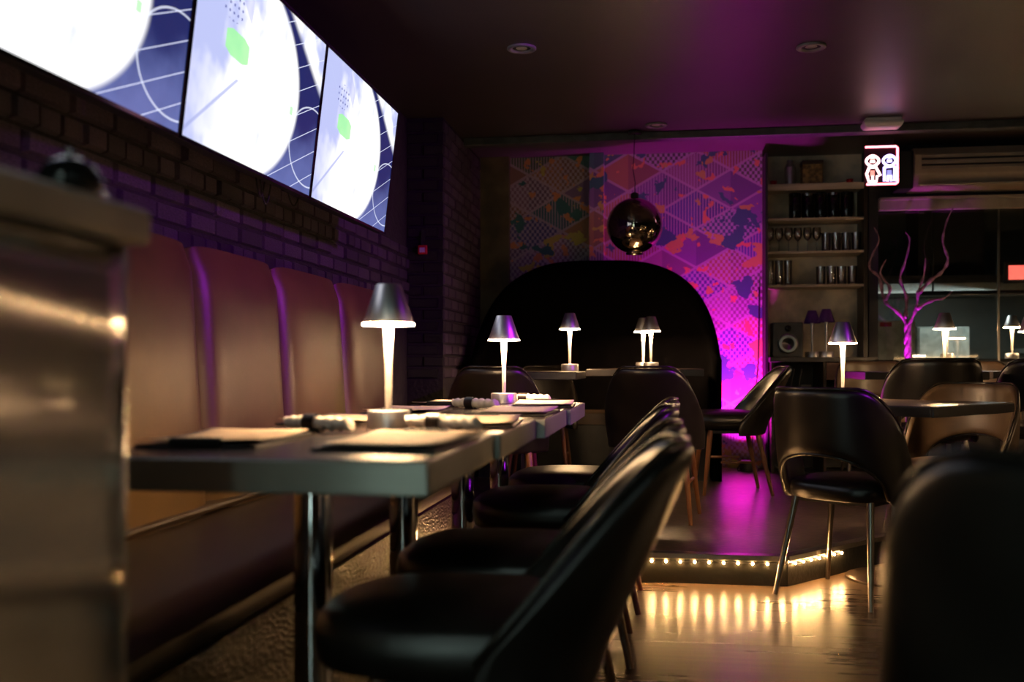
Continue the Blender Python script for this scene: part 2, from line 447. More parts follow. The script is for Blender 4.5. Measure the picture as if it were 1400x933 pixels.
cor = struct(MB().box(1.60, XR, YB - 0.06, YB - 0.001, 2.06, 2.155).box(1.60, XR, YB - 0.085, YB - 0.061, 2.13, 2.155).build('trim_1', M_cornice, bevel=0.006), 'pale moulded cornice over the glazing')
win = struct(MB().box(1.60, 2.46, YB + 0.03, YB + 0.038, 0.93, 2.14).build('window_1', M_pane), 'clear glass pane onto the kitchen')
win2 = struct(MB().box(2.47, XR, YB + 0.03, YB + 0.038, 0.93, 2.14).build('window_2', M_pane), 'clear glass pane onto the kitchen')
MB().box(2.458, 2.472, YB + 0.022, YB + 0.046, 0.93, 2.14).build('glazing_bar', M_alu, win)

# ceiling conduit
con = MB().box(-1.42, XR, 7.06, 7.16, ZC - 0.055, ZC - 0.001).build('ceiling_conduit', mat('grey_conduit', (0.06, 0.066, 0.064), 0.5), bevel=0.006)
con.rotation_euler = (0, 0, 0)
tag(con, 'long dark grey cable trunking running across the ceiling', 'trunking')

# bricks on the left wall (strip that shows between bench and screens) ----------------
def brick_mesh():
    mb = MB(); e = 0.10; d = 0.5
    # unit brick: front face inset (bevelled), x = depth
    mb.add([(0, -.5, -.5), (0, .5, -.5), (0, .5, .5), (0, -.5, .5), (1, -.5 + e * .4, -.5 + e), (1, .5 - e * .4, -.5 + e), (1, .5 - e * .4, .5 - e), (1, -.5 + e * .4, .5 - e)],
           [(4, 5, 6, 7), (0, 1, 5, 4), (1, 2, 6, 5), (2, 3, 7, 6), (3, 0, 4, 7), (0, 3, 2, 1)])
    return mb.mesh('brick')
bm_wall = brick_mesh(); bm_wall.materials.append(M_brick)
bm_blk = bm_wall.copy(); bm_blk.materials.clear(); bm_blk.materials.append(M_brickblk)
def brick(me, parent, loc, ln, ht, dp, rz=0):
    o = bpy.data.objects.new('brick', me); COL.objects.link(o); o.parent = parent
    o.location = loc; o.scale = (dp, ln, ht); o.rotation_euler = (0, 0, rz); return o
k = 0; z = 1.235
while z < 1.69:
    hd = (k % 3 == 1)
    y = 1.35 - random.random() * 0.1
    while y < 6.40:
        ln = (0.100 if hd else 0.212) * random.uniform(0.94, 1.05)
        brick(bm_wall, wall_left, (XL, y + ln / 2, z + 0.034), ln, 0.066 * random.uniform(0.93, 1.05), random.uniform(0.010, 0.024))
        y += ln + 0.012
    z += 0.078; k += 1

# brick pier ---------------------------------------------------------------------------
pier = struct(MB().box(XL + 0.001, -1.434, 6.454, YB - 0.001, 0, ZC - 0.001).build('pillar', M_mortar), 'black brick pier at the end of the bench wall')
k = 0; z = 0.82
while z < ZC - 0.08:
    off = 0.11 if k % 2 else 0.0
    y = 6.45 - off + 0.002
    while y < YB - 0.02:
        a = max(y, 6.452); b_ = min(y + 0.212, YB - 0.004)
        if b_ - a > 0.03: brick(bm_wall, pier, (-1.434, (a + b_) / 2, z + 0.033), b_ - a, 0.066, random.uniform(0.010, 0.016))
        y += 0.224
    x = XL + 0.002 - off
    while x < -1.44:
        a = max(x, XL + 0.002); b_ = min(x + 0.212, -1.432)
        if b_ - a > 0.03: brick(bm_blk, pier, ((a + b_) / 2, 6.454, z + 0.033), b_ - a, 0.066, random.uniform(0.008, 0.016), -math.pi / 2)
        x += 0.224
    z += 0.078; k += 1
cp = thing('fire_call_point', 'small red fire alarm call point on the black brick pier', 'fire alarm', (-1.565, 6.437, 1.67))
MB().box(-0.03, 0.03, -0.028, 0.0, -0.03, 0.03).build('housing', M_red, cp, bevel=0.004)
MB().box(-0.018, 0.018, -0.031, -0.029, -0.018, 0.014).build('break_glass', M_white, cp)
MB().box(-0.012, 0.012, -0.012, 0.0, 0.032, 0.13).build('conduit', M_brickblk, cp)

# platform -----------------------------------------------------------------------------
def poly_prism(pts, z0, z1):
    n = len(pts)
    return MB().add([(x, y, z0) for x, y in pts] + [(x, y, z1) for x, y in pts],
                    [tuple(reversed(range(n))), tuple(range(n, 2 * n))] + [(i, (i + 1) % n, n + (i + 1) % n, n + i) for i in range(n)])
# notch for the bench at the wall
ppts = [(PX0, PY0)] + PC + [(XR, YB), (-1.419, YB), (-1.419, 6.43), (XL, 6.43), (XL, 5.16), (PX0, 5.16)]
plat = tag(poly_prism(ppts, 0.001, ZP).build('platform', M_platform), 'low raised dining platform with a speckled floor', 'platform', kind='structure')
edges = [((PX0, PY0), PC[0]), (PC[0], PC[1]), (PC[1], PC[2]), (PC[2], (PC[3]))]
for (a, b_) in edges:
    a = Vector((*a, 0)); b_ = Vector((*b_, 0)); d = (b_ - a).normalized(); nrm = Vector((d.y, -d.x, 0))
    M = Matrix.Translation(a) @ Matrix(((d.x, nrm.x, 0, 0), (d.y, nrm.y, 0, 0), (0, 0, 1, 0), (0, 0, 0, 1)))
    L = (b_ - a).length
    MB().box(0, L, -0.045, 0.012, ZP, ZP + 0.006, M).box(0, L, 0.003, 0.012, ZP - 0.014, ZP, M).build('nosing', M_alu, plat)
    MB().box(0, L, 0.0, 0.003, 0.002, ZP - 0.014, M).build('riser', M_riser, plat)
strip = thing('led_strip', 'string of warm white light points under the platform edge', 'lights', (0, 0, 0))
led_mb = MB().lathe([(0.001, -0.0045), (0.0038, -0.0022), (0.0046, 0), (0.0038, 0.0022), (0.001, 0.0045)], 8); led_me = led_mb.mesh('led', True); led_me.materials.append(M_led)
def led_run(a, b_, n0, n1, sp, back=False):
    a = Vector((*a, 0)); b_ = Vector((*b_, 0)); d = (b_ - a).normalized(); nrm = Vector((d.y, -d.x, 0))
    for i in range(n0, n1):
        p = (b_ - d * (sp * (i + 0.35)) if back else a + d * (sp * (i + 0.75))) + nrm * 0.011 + Vector((0, 0, ZP - 0.028))
        o = bpy.data.objects.new('led', led_me); COL.objects.link(o); o.parent = strip; o.location = p
led_run((PX0, PY0), PC[0], 0, 22, 0.0585, True)
led_run(PC[0], PC[1], 0, 7, 0.058)
a = Vector((*PC[0], 0)); d = (Vector((*PC[1], 0)) - a).normalized()
MB().tube([(-0.80, PY0 - 0.006, ZP - 0.028), (PC[0][0], PY0 - 0.006, ZP - 0.028), tuple(a + d * 0.42 + Vector((d.y, -d.x, 0)) * 0.006 + Vector((0, 0, ZP - 0.028)))], 0.0035, 6).build('tape', M_black, strip)

# ------------------------------------------------------------------ banquette
bench = thing('banquette', 'long bronze vinyl banquette with padded upright back panels under the screens', 'bench', (0, 0, 0))
seams = [1.21, 1.52, 2.20, 2.95, 3.63, 4.37, 5.13]
def pad_panel(y0, y1):
    mb = MB(); n, mz = 20, 10
    def pt(i, j):
        s = i / n; tz = j / mz
        e = (1 - abs(2 * s - 1) ** 5.0)
        ez = min(1, (1 - tz) * 9) ** 0.5 if tz > 0.85 else 1
        x = -1.435 + 0.065 * (e ** 0.5) * (0.35 + 0.65 * ez) - 0.055 * tz
        zt = 1.272 + 0.020 * e ** 0.5
        return (x, y0 + 0.004 + (y1 - y0 - 0.008) * s, 0.40 + (zt - 0.40) * tz)
    front = [[pt(i, j) for i in range(n + 1)] for j in range(mz + 1)]
    front.append([(-1.60, p[1], p[2] - 0.01) for p in front[-1]])
    front.append([(-1.60, p[1], 0.40) for p in front[0]])
    mb.ring(list(map(list, zip(*front))), cap=True)
    return mb
for y0, y1 in zip(seams[:-1], seams[1:]):
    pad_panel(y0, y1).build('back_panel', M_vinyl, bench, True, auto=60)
MB().box(-1.66, -1.602, seams[0], seams[-1], 0.02, 1.20).build('back_board', M_black, bench)
# seat cushion with rounded front and sloping top
SEND = 4.17
prof = [(-1.43, 0.40), (-1.43, 0.445), (-1.1, 0.462), (-0.90, 0.470), (-0.83, 0.466), (-0.80, 0.450), (-0.797, 0.43), (-0.81, 0.405)]
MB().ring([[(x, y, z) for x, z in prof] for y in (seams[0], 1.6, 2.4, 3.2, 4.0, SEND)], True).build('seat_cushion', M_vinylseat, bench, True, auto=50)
MB().box(-1.40, -0.803, seams[0], SEND, 0.0, 0.40).build('front_panel', M_lizard, bench)
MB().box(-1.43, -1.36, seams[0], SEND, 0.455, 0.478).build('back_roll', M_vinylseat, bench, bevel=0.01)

# ------------------------------------------------------------------ televisions
TVW, TVH = 1.07, 0.60
M_tv = screen_mat(TVW, TVH)
TVN = ['bright wall screen close to the steel counter, first of three', 'bright wall screen mounted between the two other screens', 'bright wall screen close to the brick pier, last of three']
for i in range(3):
    y0 = 2.70 + 1.075 * (i - 1)
    tv = thing('television', TVN[i], 'television', (-1.378, y0, 1.572), 0, 'row of wall screens')
    tv.rotation_euler = (0, R(6.9), 0)
    MB().box(-0.045, -0.004, 0.002, TVW - 0.0, -0.006, TVH + 0.006).build('cabinet', M_black, tv)
    MB().box(-0.004, 0.0, 0.010, TVW - 0.008, 0.002, TVH - 0.002).build('screen', M_tv, tv)
    fr = MB().box(-0.004, 0.003, 0.002, 0.010, -0.006, TVH + 0.006).box(-0.004, 0.003, TVW - 0.008, TVW, -0.006, TVH + 0.006)
    fr.box(-0.004, 0.003, 0.002, TVW, -0.008, 0.002).box(-0.004, 0.003, 0.002, TVW, TVH - 0.002, TVH + 0.006).build('bezel', M_blackgl, tv)
    MB().box(-0.255, -0.045, TVW / 2 - 0.05, TVW / 2 + 0.05, TVH * 0.35, TVH * 0.65).build('wall_bracket', M_black, tv)
    MB().box(-0.14, -0.045, 0.05, TVW - 0.05, 0.02, 0.30).build('rear_housing', M_black, tv)
# loose cables hanging under the screens
for i, (y, dy, dz) in enumerate([(3.45, 0.10, 0.11), (3.62, -0.12, 0.13), (3.75, 0.16, 0.09)]):
    pts = [(-1.47, y + dy * s, 1.64 - dz * math.sin(math.pi * s * 0.9)) for s in [q / 12 for q in range(13)]]
    o = MB().tube(pts, 0.0035, 6).build('cable', M_black, None, True)
    tag(o, 'thin black cable looping below the wall screens', 'cable', 'cables under the screens')

# ------------------------------------------------------------------ steel counter at the near end of the bench
sc_ = thing('service_counter', 'stainless steel service counter with a thick overhanging top', 'counter', (0, 0, 0))
def wavy_side():
    # rolled steel side sheet, slightly dented
    mb = MB(); ny, nz = 24, 40; rows = []
    for j in range(nz + 1):
        z = 0.02 + 1.02 * j / nz
        rows.append([(-0.665 + 0.0022 * math.sin(z * 17 + y * 3.1) + 0.0016 * math.sin(z * 41 + y * 6) + 0.0012 * math.sin(y * 23), y, z) for y in [0.30 + 0.845 * i / ny for i in range(ny + 1)]])
    mb.ring(rows, cap=False, closed=False); return mb
side = wavy_side().build('side_sheet', M_steel, sc_, True)
sl = side.modifiers.new('thick', 'SOLIDIFY'); sl.thickness = 0.004; sl.offset = -1
MB().box(-1.25, -0.672, 0.30, 1.14, 0.02, 1.055).build('body', mat('counter_body_steel', (0.35, 0.34, 0.32), 0.35, 1.0), sc_, bevel=0.004)
MB().tube([(-0.672, 1.150, 0.0), (-0.672, 1.150, 1.052)], 0.013, 12).build('corner_post', M_steel, sc_, True)
MB().box(-1.30, -0.640, 0.26, 1.185, 1.056, 1.102).build('countertop', mat('worn_steel_top', (0.60, 0.50, 0.38), 0.42, 0.25, var=0.15, vscale=6), sc_, bevel=0.010)
db = thing('round_bell', 'small dark domed bell on top of the steel counter', 'bell', (-0.705, 1.105, 1.103))
db.scale = (1.1, 1.1, 1.25)
MB().lathe([(0.040, 0), (0.040, 0.006), (0.036, 0.010)], 24).build('base_ring', M_chrome, db, True)
MB().lathe([(0.036, 0.010), (0.034, 0.022), (0.026, 0.034), (0.012, 0.041), (0.001, 0.042)], 24).build('dome', M_blackgl, db, True)
MB().lathe([(0.004, 0.042), (0.005, 0.047), (0.001, 0.050)], 12).build('button', M_chrome, db, True)

# ------------------------------------------------------------------ tables
def make_table(name, w, d, h, edge_mat, thick, base_r=0.21, col_r=0.0375, cx=0.0):
    t = thing(name, '', 'table')
    MB().box(-w / 2 + 0.004, w / 2 - 0.004, -d / 2 + 0.004, d / 2 - 0.004, h - 0.012, h).build('tabletop', M_top, t, bevel=0.003)
    e = MB().box(-w / 2, w / 2, -d / 2, -d / 2 + 0.012, h - thick, h - 0.002).box(-w / 2, w / 2, d / 2 - 0.012, d / 2, h - thick, h - 0.002)
    e.box(-w / 2, -w / 2 + 0.012, -d / 2 + 0.012, d / 2 - 0.012, h - thick, h - 0.002).box(w / 2 - 0.012, w / 2, -d / 2 + 0.012, d / 2 - 0.012, h - thick, h - 0.002)
    e.build('edge_band', edge_mat, t, bevel=0.003)
    MB().box(-w / 2 + 0.012, w / 2 - 0.012, -d / 2 + 0.012, d / 2 - 0.012, h - thick + 0.006, h - 0.012).build('underside', M_black, t)
    MB().lathe([(col_r, 0.035), (col_r, h - thick)], 24, c=(cx, 0, 0)).build('column', M_chrome, t, True, auto=50)
    MB().lathe([(base_r, 0.0), (base_r, 0.010), (base_r * 0.9, 0.018), (base_r * 0.35, 0.028), (col_r * 1.25, 0.036), (col_r * 1.1, 0.05)], 32, c=(cx, 0, 0)).build('base', M_darkwood if base_r < 0.2 else M_chrome, t, True, auto=50)
    MB().box(-0.13, 0.13, -0.13, 0.13, h - thick - 0.004, h - thick + 0.006).build('mounting_plate', M_black, t)
    return t
TZ = 0.75
tabA = make_table('bench_table', 0.62, 0.646, TZ, M_edge, 0.058, 0.112, 0.0375)
TAB = [(-0.685, 1.895), (-0.672, 2.548), (-0.645, 3.200), (-0.63, 3.850)]
for (x, y), lb in zip(TAB, ['dark table with metal edge beside the steel counter', 'dark metal-edged table carrying the lamp, second from the steel counter', 'dark metal-edged bench table with no lamp, third from the steel counter', 'dark metal-edged table with a lamp, next to the platform step']):
    place(tabA, (x, y, 0), 0, lb, 'tables along the banquette')

# ------------------------------------------------------------------ lamps
def make_lamp(name, lit=True):
    t = thing(name, '', 'lamp')
    MB().lathe([(0.050, 0), (0.0525, 0.002), (0.0525, 0.040), (0.050, 0.043), (0.008, 0.044)], 40).build('base', M_lampmetal, t, True, auto=40)
    MB().lathe([(0.0072, 0.043), (0.0085, 0.15), (0.0135, 0.262)], 20).build('stem', M_white if lit else M_lampmetal, t, True, auto=50)
    MB().lathe([(0.062, 0.258), (0.0622, 0.262), (0.031, 0.354), (0.029, 0.356), (0.003, 0.357), (0.003, 0.353), (0.028, 0.352), (0.059, 0.264), (0.060, 0.258), (0.062, 0.258)], 40, cap=False).build('shade', M_lampmetal if lit else M_purpleplastic, t, True, auto=35)
    if lit:
        MB().lathe([(0.015, 0.2555), (0.0635, 0.2545), (0.0640, 0.2585), (0.0590, 0.2600), (0.015, 0.2600)], 40, cap=False).build('diffuser', M_disc, t, True, auto=40)
    return t
lampP = make_lamp('table_lamp')
LAMPS = [(-0.672, 2.40, TZ, 'lit cordless table lamp on the bench table, between the two napkin rolls', 1),
         (-0.632, 3.975, TZ, 'lit cordless table lamp on the bench table next to the platform step', 1)]
def lamp(x, y, z, label): return place(lampP, (x, y, z + 0.0005), random.uniform(0, 6), label, 'cordless table lamps')
for x, y, z_, lb, _ in LAMPS: lamp(x, y, z_, lb)

# ------------------------------------------------------------------ menus and napkins
def make_menu():
    t = thing('menu', '', 'menu')
    MB().box(-0.117, 0.117, -0.18, 0.18, 0.0, 0.006).build('board', M_board, t, bevel=0.002)
    mb = MB(); n = 10; rows = []
    for j in range(n + 1):
        y = -0.172 + 0.344 * j / n
        rows.append([(x, y, 0.0075 + 0.006 * abs(j / n - 0.45) ** 2 * 4 + 0.002 * (abs(x) / 0.12) ** 2) for x in [-0.110 + 0.220 * i / 6 for i in range(7)]])
    mb.ring(rows, cap=False, closed=False)
    p = mb.build('sheet', M_paper, t, True)
    s = p.modifiers.new('thick', 'SOLIDIFY'); s.thickness = 0.0012; s.offset = 1
    MB().box(-0.05, 0.05, 0.164, 0.182, 0.006, 0.020).build('clip', M_black, t, bevel=0.003)
    return t
menuP = make_menu()
tabname = ['beside the counter', 'second from the counter', 'with no lamp', 'by the platform step']
for i, (x, y) in enumerate(TAB):
    dy = [0.0, 0.04, -0.02, -0.06][i]
    place(menuP, (x + 0.182, y + dy, TZ + 0.0005), R([-3, 4, -2, 3][i]), 'menu sheet on a dark board, aisle side of the table ' + tabname[i], 'menus on the bench tables')
    place(menuP, (x - 0.186, y + dy + 0.03, TZ + 0.0005), R([183, 176, 182, 178][i]), 'menu sheet on a dark board, wall side of the table ' + tabname[i], 'menus on the bench tables')
def make_napkin():
    t = thing('napkin_roll', '', 'napkin')
    prof = []; n = 26
    for j in range(n + 1):
        s = j / n; r = 0.019 * (0.80 + 0.14 * math.sin(s * 44) + 0.16 * math.sin(s * math.pi))
        prof.append((r, s))
    rings = [[(r * math.cos(2 * math.pi * k / 16), -0.095 + 0.19 * s + 0.006 * math.sin(2 * math.pi * k / 16), 0.0185 + r * 0.92 * math.sin(2 * math.pi * k / 16)) for k in range(16)] for r, s in prof]
    MB().ring(rings).build('cloth', M_cloth, t, True, auto=80)
    MB().lathe([(0.0215, -0.018), (0.0215, 0.018)], 20, cap=False).build('paper_band', M_board, t, True)
    bd = t.children[-1]; bd.rotation_euler = (R(90), 0, 0); bd.location = (0, 0.02, 0.0195)
    return t
napP = make_napkin()
for x, y, rz, lb in [(-0.79, 2.225, 68, 'rolled white napkin on the wall side of the lamp near the steel counter'), (-0.515, 2.315, 74, 'rolled white napkin on the aisle side of the lamp near the steel counter'),
                     (-0.66, 3.50, 64, 'rolled white napkin between the two lamps of the bench tables'), (-0.55, 4.085, 84, 'rolled white napkin behind the lamp next to the platform step')]:
    place(napP, (x, y, TZ + 0.0015), R(rz), lb, 'rolled napkins')

# ------------------------------------------------------------------ chairs
def shell_pts(A, w, r, y0, lean, zt, zl, nphi=30, nz=8):
    rows = []
    for i in range(nphi + 1):
        ph = -A + 2 * A * i / nphi
        col = []
        for j in range(nz + 1):
            z = zl(ph) + (zt(ph) - zl(ph)) * j / nz
            bulge = 1 + 0.05 * math.sin(math.pi * min(1, max(0, (z - 0.36) / 0.45)))
            x = w * math.sin(ph) * bulge
            if abs(ph) > math.pi / 2: x = w * math.copysign(1, ph) * bulge - 0.02 * (abs(ph) - math.pi / 2) * math.copysign(1, ph)
            y = y0 - r * math.cos(ph) if abs(ph) <= math.pi / 2 else y0 + r * (abs(ph) - math.pi / 2) * 1.05
            y -= lean * max(0, z - 0.40)
            col.append((x, y, z))
        rows.append(col)
    return rows
def seat_mb(hw, hd, z0, z1, crown, n=36, ex=3.0):
    mb = MB(); rings = []
    for sc, z in [(0.86, z0), (0.97, z0 + 0.006), (1.0, (z0 + z1) / 2), (0.985, z1 - 0.010), (0.93, z1 + 0.002), (0.80, z1 + crown * 0.55), (0.55, z1 + crown * 0.85), (0.25, z1 + crown)]:
        ring = []
        for k in range(n):
            a = 2 * math.pi * k / n; c, s = math.cos(a), math.sin(a)
            ring.append((hw * sc * math.copysign(abs(c) ** (2 / ex), c), hd * sc * math.copysign(abs(s) ** (2 / ex), s), z))
        rings.append(ring)
    return mb.ring(rings)
def make_chair(name, style, shell_mat, leg_mat):
    t = thing(name, '', 'chair')
    if style == 'open':
        A = R(112); c = R(68)
        def zt(p):
            q = max(0, (abs(p) - R(42)) / (A - R(42))); return 0.50 + 0.315 * math.cos(min(1, q) * math.pi / 2) ** 0.9
        def zl(p):
            return 0.37 + (0.20 * math.sqrt(max(0, 1 - (p / c) ** 2)) if abs(p) < c else 0)
        rows = shell_pts(A, 0.235, 0.215, -0.02, 0.16, zt, zl)
    else:
        A = R(86)
        def zt(p):
            q = max(0, (abs(p) - R(28)) / (A - R(28))); return 0.44 + 0.335 * math.cos(min(1, q) * math.pi / 2) ** 1.0
        def zl(p): return 0.36
        rows = shell_pts(A, 0.226, 0.20, 0.022, 0.45, zt, zl)
    mb = MB(); mb.ring(rows, cap=False, closed=False)
    sh = mb.build('backrest', shell_mat, t, True)
    so = sh.modifiers.new('thick', 'SOLIDIFY'); so.thickness = 0.034; so.offset = -0.4
    ss = sh.modifiers.new('smooth', 'SUBSURF'); ss.levels = 1; ss.render_levels = 1
    top = [tuple(Vector(col[-1]) + Vector((0, 0, 0.003))) for col in rows]
    MB().tube(top, 0.006, 6).build('piping', M_piping, sh, True)
    if style == 'open':
        lo = [Vector(col[0]) for col in rows if abs(col[0][2] - 0.37) > 0.004]
        MB().tube([tuple(p) for p in lo], 0.007, 6).build('opening_piping', M_piping, sh, True)
    if style == 'open': seat_mb(0.212, 0.222, 0.385, 0.452, 0.022).build('seat', shell_mat, t, True).location = (0, 0.035, 0)
    else: seat_mb(0.212, 0.250, 0.400, 0.485, 0.028).build('seat', shell_mat, t, True).location = (0, 0.046, 0)
    wood = style != 'open'
    for sx in (-1, 1):
        for sy in (-1, 1):
            p0 = (sx * 0.155, 0.02 + sy * 0.14, 0.392); p1 = (sx * 0.20, 0.0 + sy * 0.205, 0.0)
            MB().tube([p0, p1], [0.017, 0.0105] if wood else [0.0145, 0.0095], 12).build('leg', leg_mat, t, True, auto=50)
        if wood:
            MB().tube([(sx * 0.178, -0.085, 0.20), (sx * 0.178, 0.10, 0.20)], 0.008, 8).build('stretcher', leg_mat, t, True)
    MB().box(-0.16, 0.16, -0.13, 0.17, 0.372, 0.388).build('seat_frame', M_black, t)
    return t
chB = make_chair('tub_chair', 'tub', M_leather, M_wood)
chA = make_chair('open_back_chair', 'open', M_leather, M_gunmetal)
chT = make_chair('open_back_chair', 'open', mat('brown_leather', (0.080, 0.050, 0.029), 0.40, var=0.2, vscale=9, bump=0.04, bscale=260, rvar=0.06), M_gunmetal)
FX = R(90)     # local +Y turned to face -X
for (x, y, rz, lb) in [(-0.305, 1.74, 92, 'black leather tub chair at the bench table beside the steel counter'),
                       (-0.305, 2.28, 89, 'black leather tub chair at the lamp table near the steel counter'),
                       (-0.305, 3.18, 92, 'black leather tub chair at the bench table with no lamp'),
                       (-0.29, 3.84, 90, 'black leather tub chair at the bench table next to the platform step')]:
    place(chB, (x, y, 0), R(rz), lb, 'chairs along the bench tables')
place(chB, (-0.80, 4.86, ZP), R(4), 'black tub chair on the platform by the end of the banquette', 'tub chairs on the platform')
place(chB, (-0.03, 5.18, ZP), R(-8), 'black tub chair on the platform with its back to the bench tables', 'tub chairs on the platform')
place(chB, (0.43, 6.32, ZP), R(97), 'black tub chair on the platform beside the glowing magenta wall', 'tub chairs on the platform')
place(chB, (-0.80, 6.56, ZP), R(182), 'black tub chair between the dark domed booth and a lamp table', 'tub chairs on the platform')
# open back chairs
place(chA, (0.725, 4.085, 0), R(-38), 'black open-back chair on metal legs at the corner of the lit step', 'open-back chairs')
place(chT, (1.36, 4.93, 0), R(141), 'brown open-back chair facing the lamp across the table below the step', 'open-back chairs')
place(chA, (0.525, 1.27, 0), R(-14), 'black open-back chair alone in the aisle, across from the bench chairs', 'open-back chairs')
place(chA, (1.42, 5.66, ZP), R(2), 'black open-back chair on the platform with its back to the step', 'open-back chairs')
place(chT, (1.42, 7.00, ZP), R(176), 'brown open-back chair behind a platform table in front of the glass shelves', 'open-back chairs')
place(chT, (2.22, 7.40, ZP), R(180), 'brown open-back chair behind a platform table in front of the window', 'open-back chairs')
place(chA, (2.12, 6.02, ZP), R(-6), 'black open-back chair at the platform table in front of the window', 'open-back chairs')

# ------------------------------------------------------------------ other tables
tabR = make_table('dining_table', 0.70, 0.70, TZ, M_edgeblk, 0.042, 0.195, 0.030)
place(tabR, (0.97, 4.41, 0), R(49), 'dark square table on a chrome column below the lit step')
lamp(0.83, 4.80, TZ, 'lit cordless lamp on the square table below the step')
tabP = make_table('platform_table', 0.66, 0.72, TZ, M_edgeblk, 0.045, 0.20, 0.030)
place(tabP, (-0.80, 5.86, ZP), 0, 'dark platform table between the banquette end and the booth', 'platform tables')
place(tabP, (1.46, 6.19, ZP), 0, 'dark platform table in front of the glass shelves', 'platform tables')
place(tabP, (2.32, 6.78, ZP), 0, 'dark platform table in front of the window', 'platform tables')
tabL = make_table('booth_table', 0.74, 0.76, TZ + 0.012, M_edgeblk, 0.045, 0.21, 0.032)
place(tabL, (-0.11, 6.73, ZP), 0, 'dark booth table carrying two lamps under the mirrored globe')
zp = ZP + TZ
place(tabP, (3.35, 6.35, ZP), 0, 'added out-of-view dark platform table towards the side wall, carrying a lamp', 'platform tables')  # two unseen lamp tables added as warm sources for the steel to reflect
place(tabR, (2.75, 4.35, 0), R(45), 'added out-of-view dark square table near the bar counter, carrying a lamp')
lamp(3.30, 6.30, zp, 'added out-of-view cordless lamp on the platform table towards the side wall')
lamp(2.75, 4.35, TZ, 'added out-of-view cordless lamp on the square table near the bar counter')
lamp(-0.56, 6.10, zp, 'lit cordless lamp on the table between the banquette end and the booth')
lamp(-0.075, 6.86, zp + 0.012, 'lit cordless lamp on the booth table, in front of its twin')
lamp(-0.13, 7.04, zp + 0.012, 'lit cordless lamp on the booth table, behind its twin')
lamp(1.71, 6.42, zp, 'lit cordless lamp on the platform table in front of the glass shelves')
lamp(2.40, 7.02, zp, 'lit cordless lamp on the platform table in front of the window')

# ------------------------------------------------------------------ domed booth
booth = thing('booth', 'curved black booth with a tall domed back', 'booth', (0, 0, ZP))
bx, by, bw, bd_ = -0.475, 6.86, 0.845, 0.66
def booth_shell():
    rows = []; n = 48; nz = 10
    for i in range(n + 1):
        s = -1 + 2 * i / n
        a = s * math.pi / 2
        pq = abs(math.sin(a)) ** 0.8
        ztop = 0.72 + 0.855 * (max(0, 1 - (pq * 0.998) ** 3.3)) ** 0.43
        col = []
        for j in range(nz + 1):
            z = 0.0 + ztop * j / nz
            col.append((bx + bw * math.copysign(abs(math.sin(a)) ** 0.8, a), by + bd_ * (abs(math.cos(a)) ** 0.6), z))
        rows.append(col)
    return MB().ring(rows, cap=False, closed=False)
bs = booth_shell().build('back_shell', M_velvet, booth, True)
so = bs.modifiers.new('thick', 'SOLIDIFY'); so.thickness = 0.06; so.offset = 0
rows = []
for i in range(33):
    a = -math.pi / 2 + math.pi * i / 32
    o_ = (bx + (bw - 0.05) * math.copysign(abs(math.sin(a)) ** 0.8, a), by + (bd_ - 0.05) * abs(math.cos(a)) ** 0.6)
    i_ = (bx + (bw - 0.36) * math.sin(a), by + (bd_ - 0.36) * math.cos(a))
    rows.append([(*o_, 0.36), (*o_, 0.44), (o_[0] * 0.5 + i_[0] * 0.5, o_[1] * 0.5 + i_[1] * 0.5, 0.46), (*i_, 0.44), (*i_, 0.36)])
MB().ring(rows).build('seat', M_leatherbrn, booth, True, auto=60)
MB().ring([[(x, y, 0.0) for (x, y, _) in (r[0], r[4])] + [(x, y, 0.355) for (x, y, _) in (r[4], r[0])] for r in rows]).build('seat_base', M_black, booth)

# ------------------------------------------------------------------ mirrored globe pendant
gl = thing('globe_pendant', 'mirrored smoked glass globe pendant hanging over the booth', 'pendant lamp', (-0.19, 7.03, 1.885))
def sph(r, a0, a1, n=24): return [(r * math.cos(a0 + (a1 - a0) * i / n), r * math.sin(a0 + (a1 - a0) * i / n)) for i in range(n + 1)]
MB().lathe(sph(0.195, R(-72), R(88)), 48, cap=False).build('globe', M_mirrorball, gl, True)
MB().lathe([(0.060, -0.1855), (0.062, -0.200), (0.056, -0.200), (0.055, -0.1855)], 32, cap=False).build('lip', M_mirrorball, gl, True)
MB().lathe([(0.028, 0.190), (0.028, 0.225), (0.010, 0.235)], 20).build('socket', M_black, gl, True)
pts = [(0, 0, 0.233), (0.004, 0, 0.30), (-0.012, 0.0, 0.40), (-0.004, 0, 0.50), (0, 0, ZC - 1.885 - 0.02)]
MB().tube(pts, 0.0035, 6).build('cord', M_black, gl, True)
MB().lathe([(0.045, ZC - 1.885 - 0.022), (0.045, ZC - 1.885 - 0.001)], 24).build('ceiling_rose', M_black, gl, True)

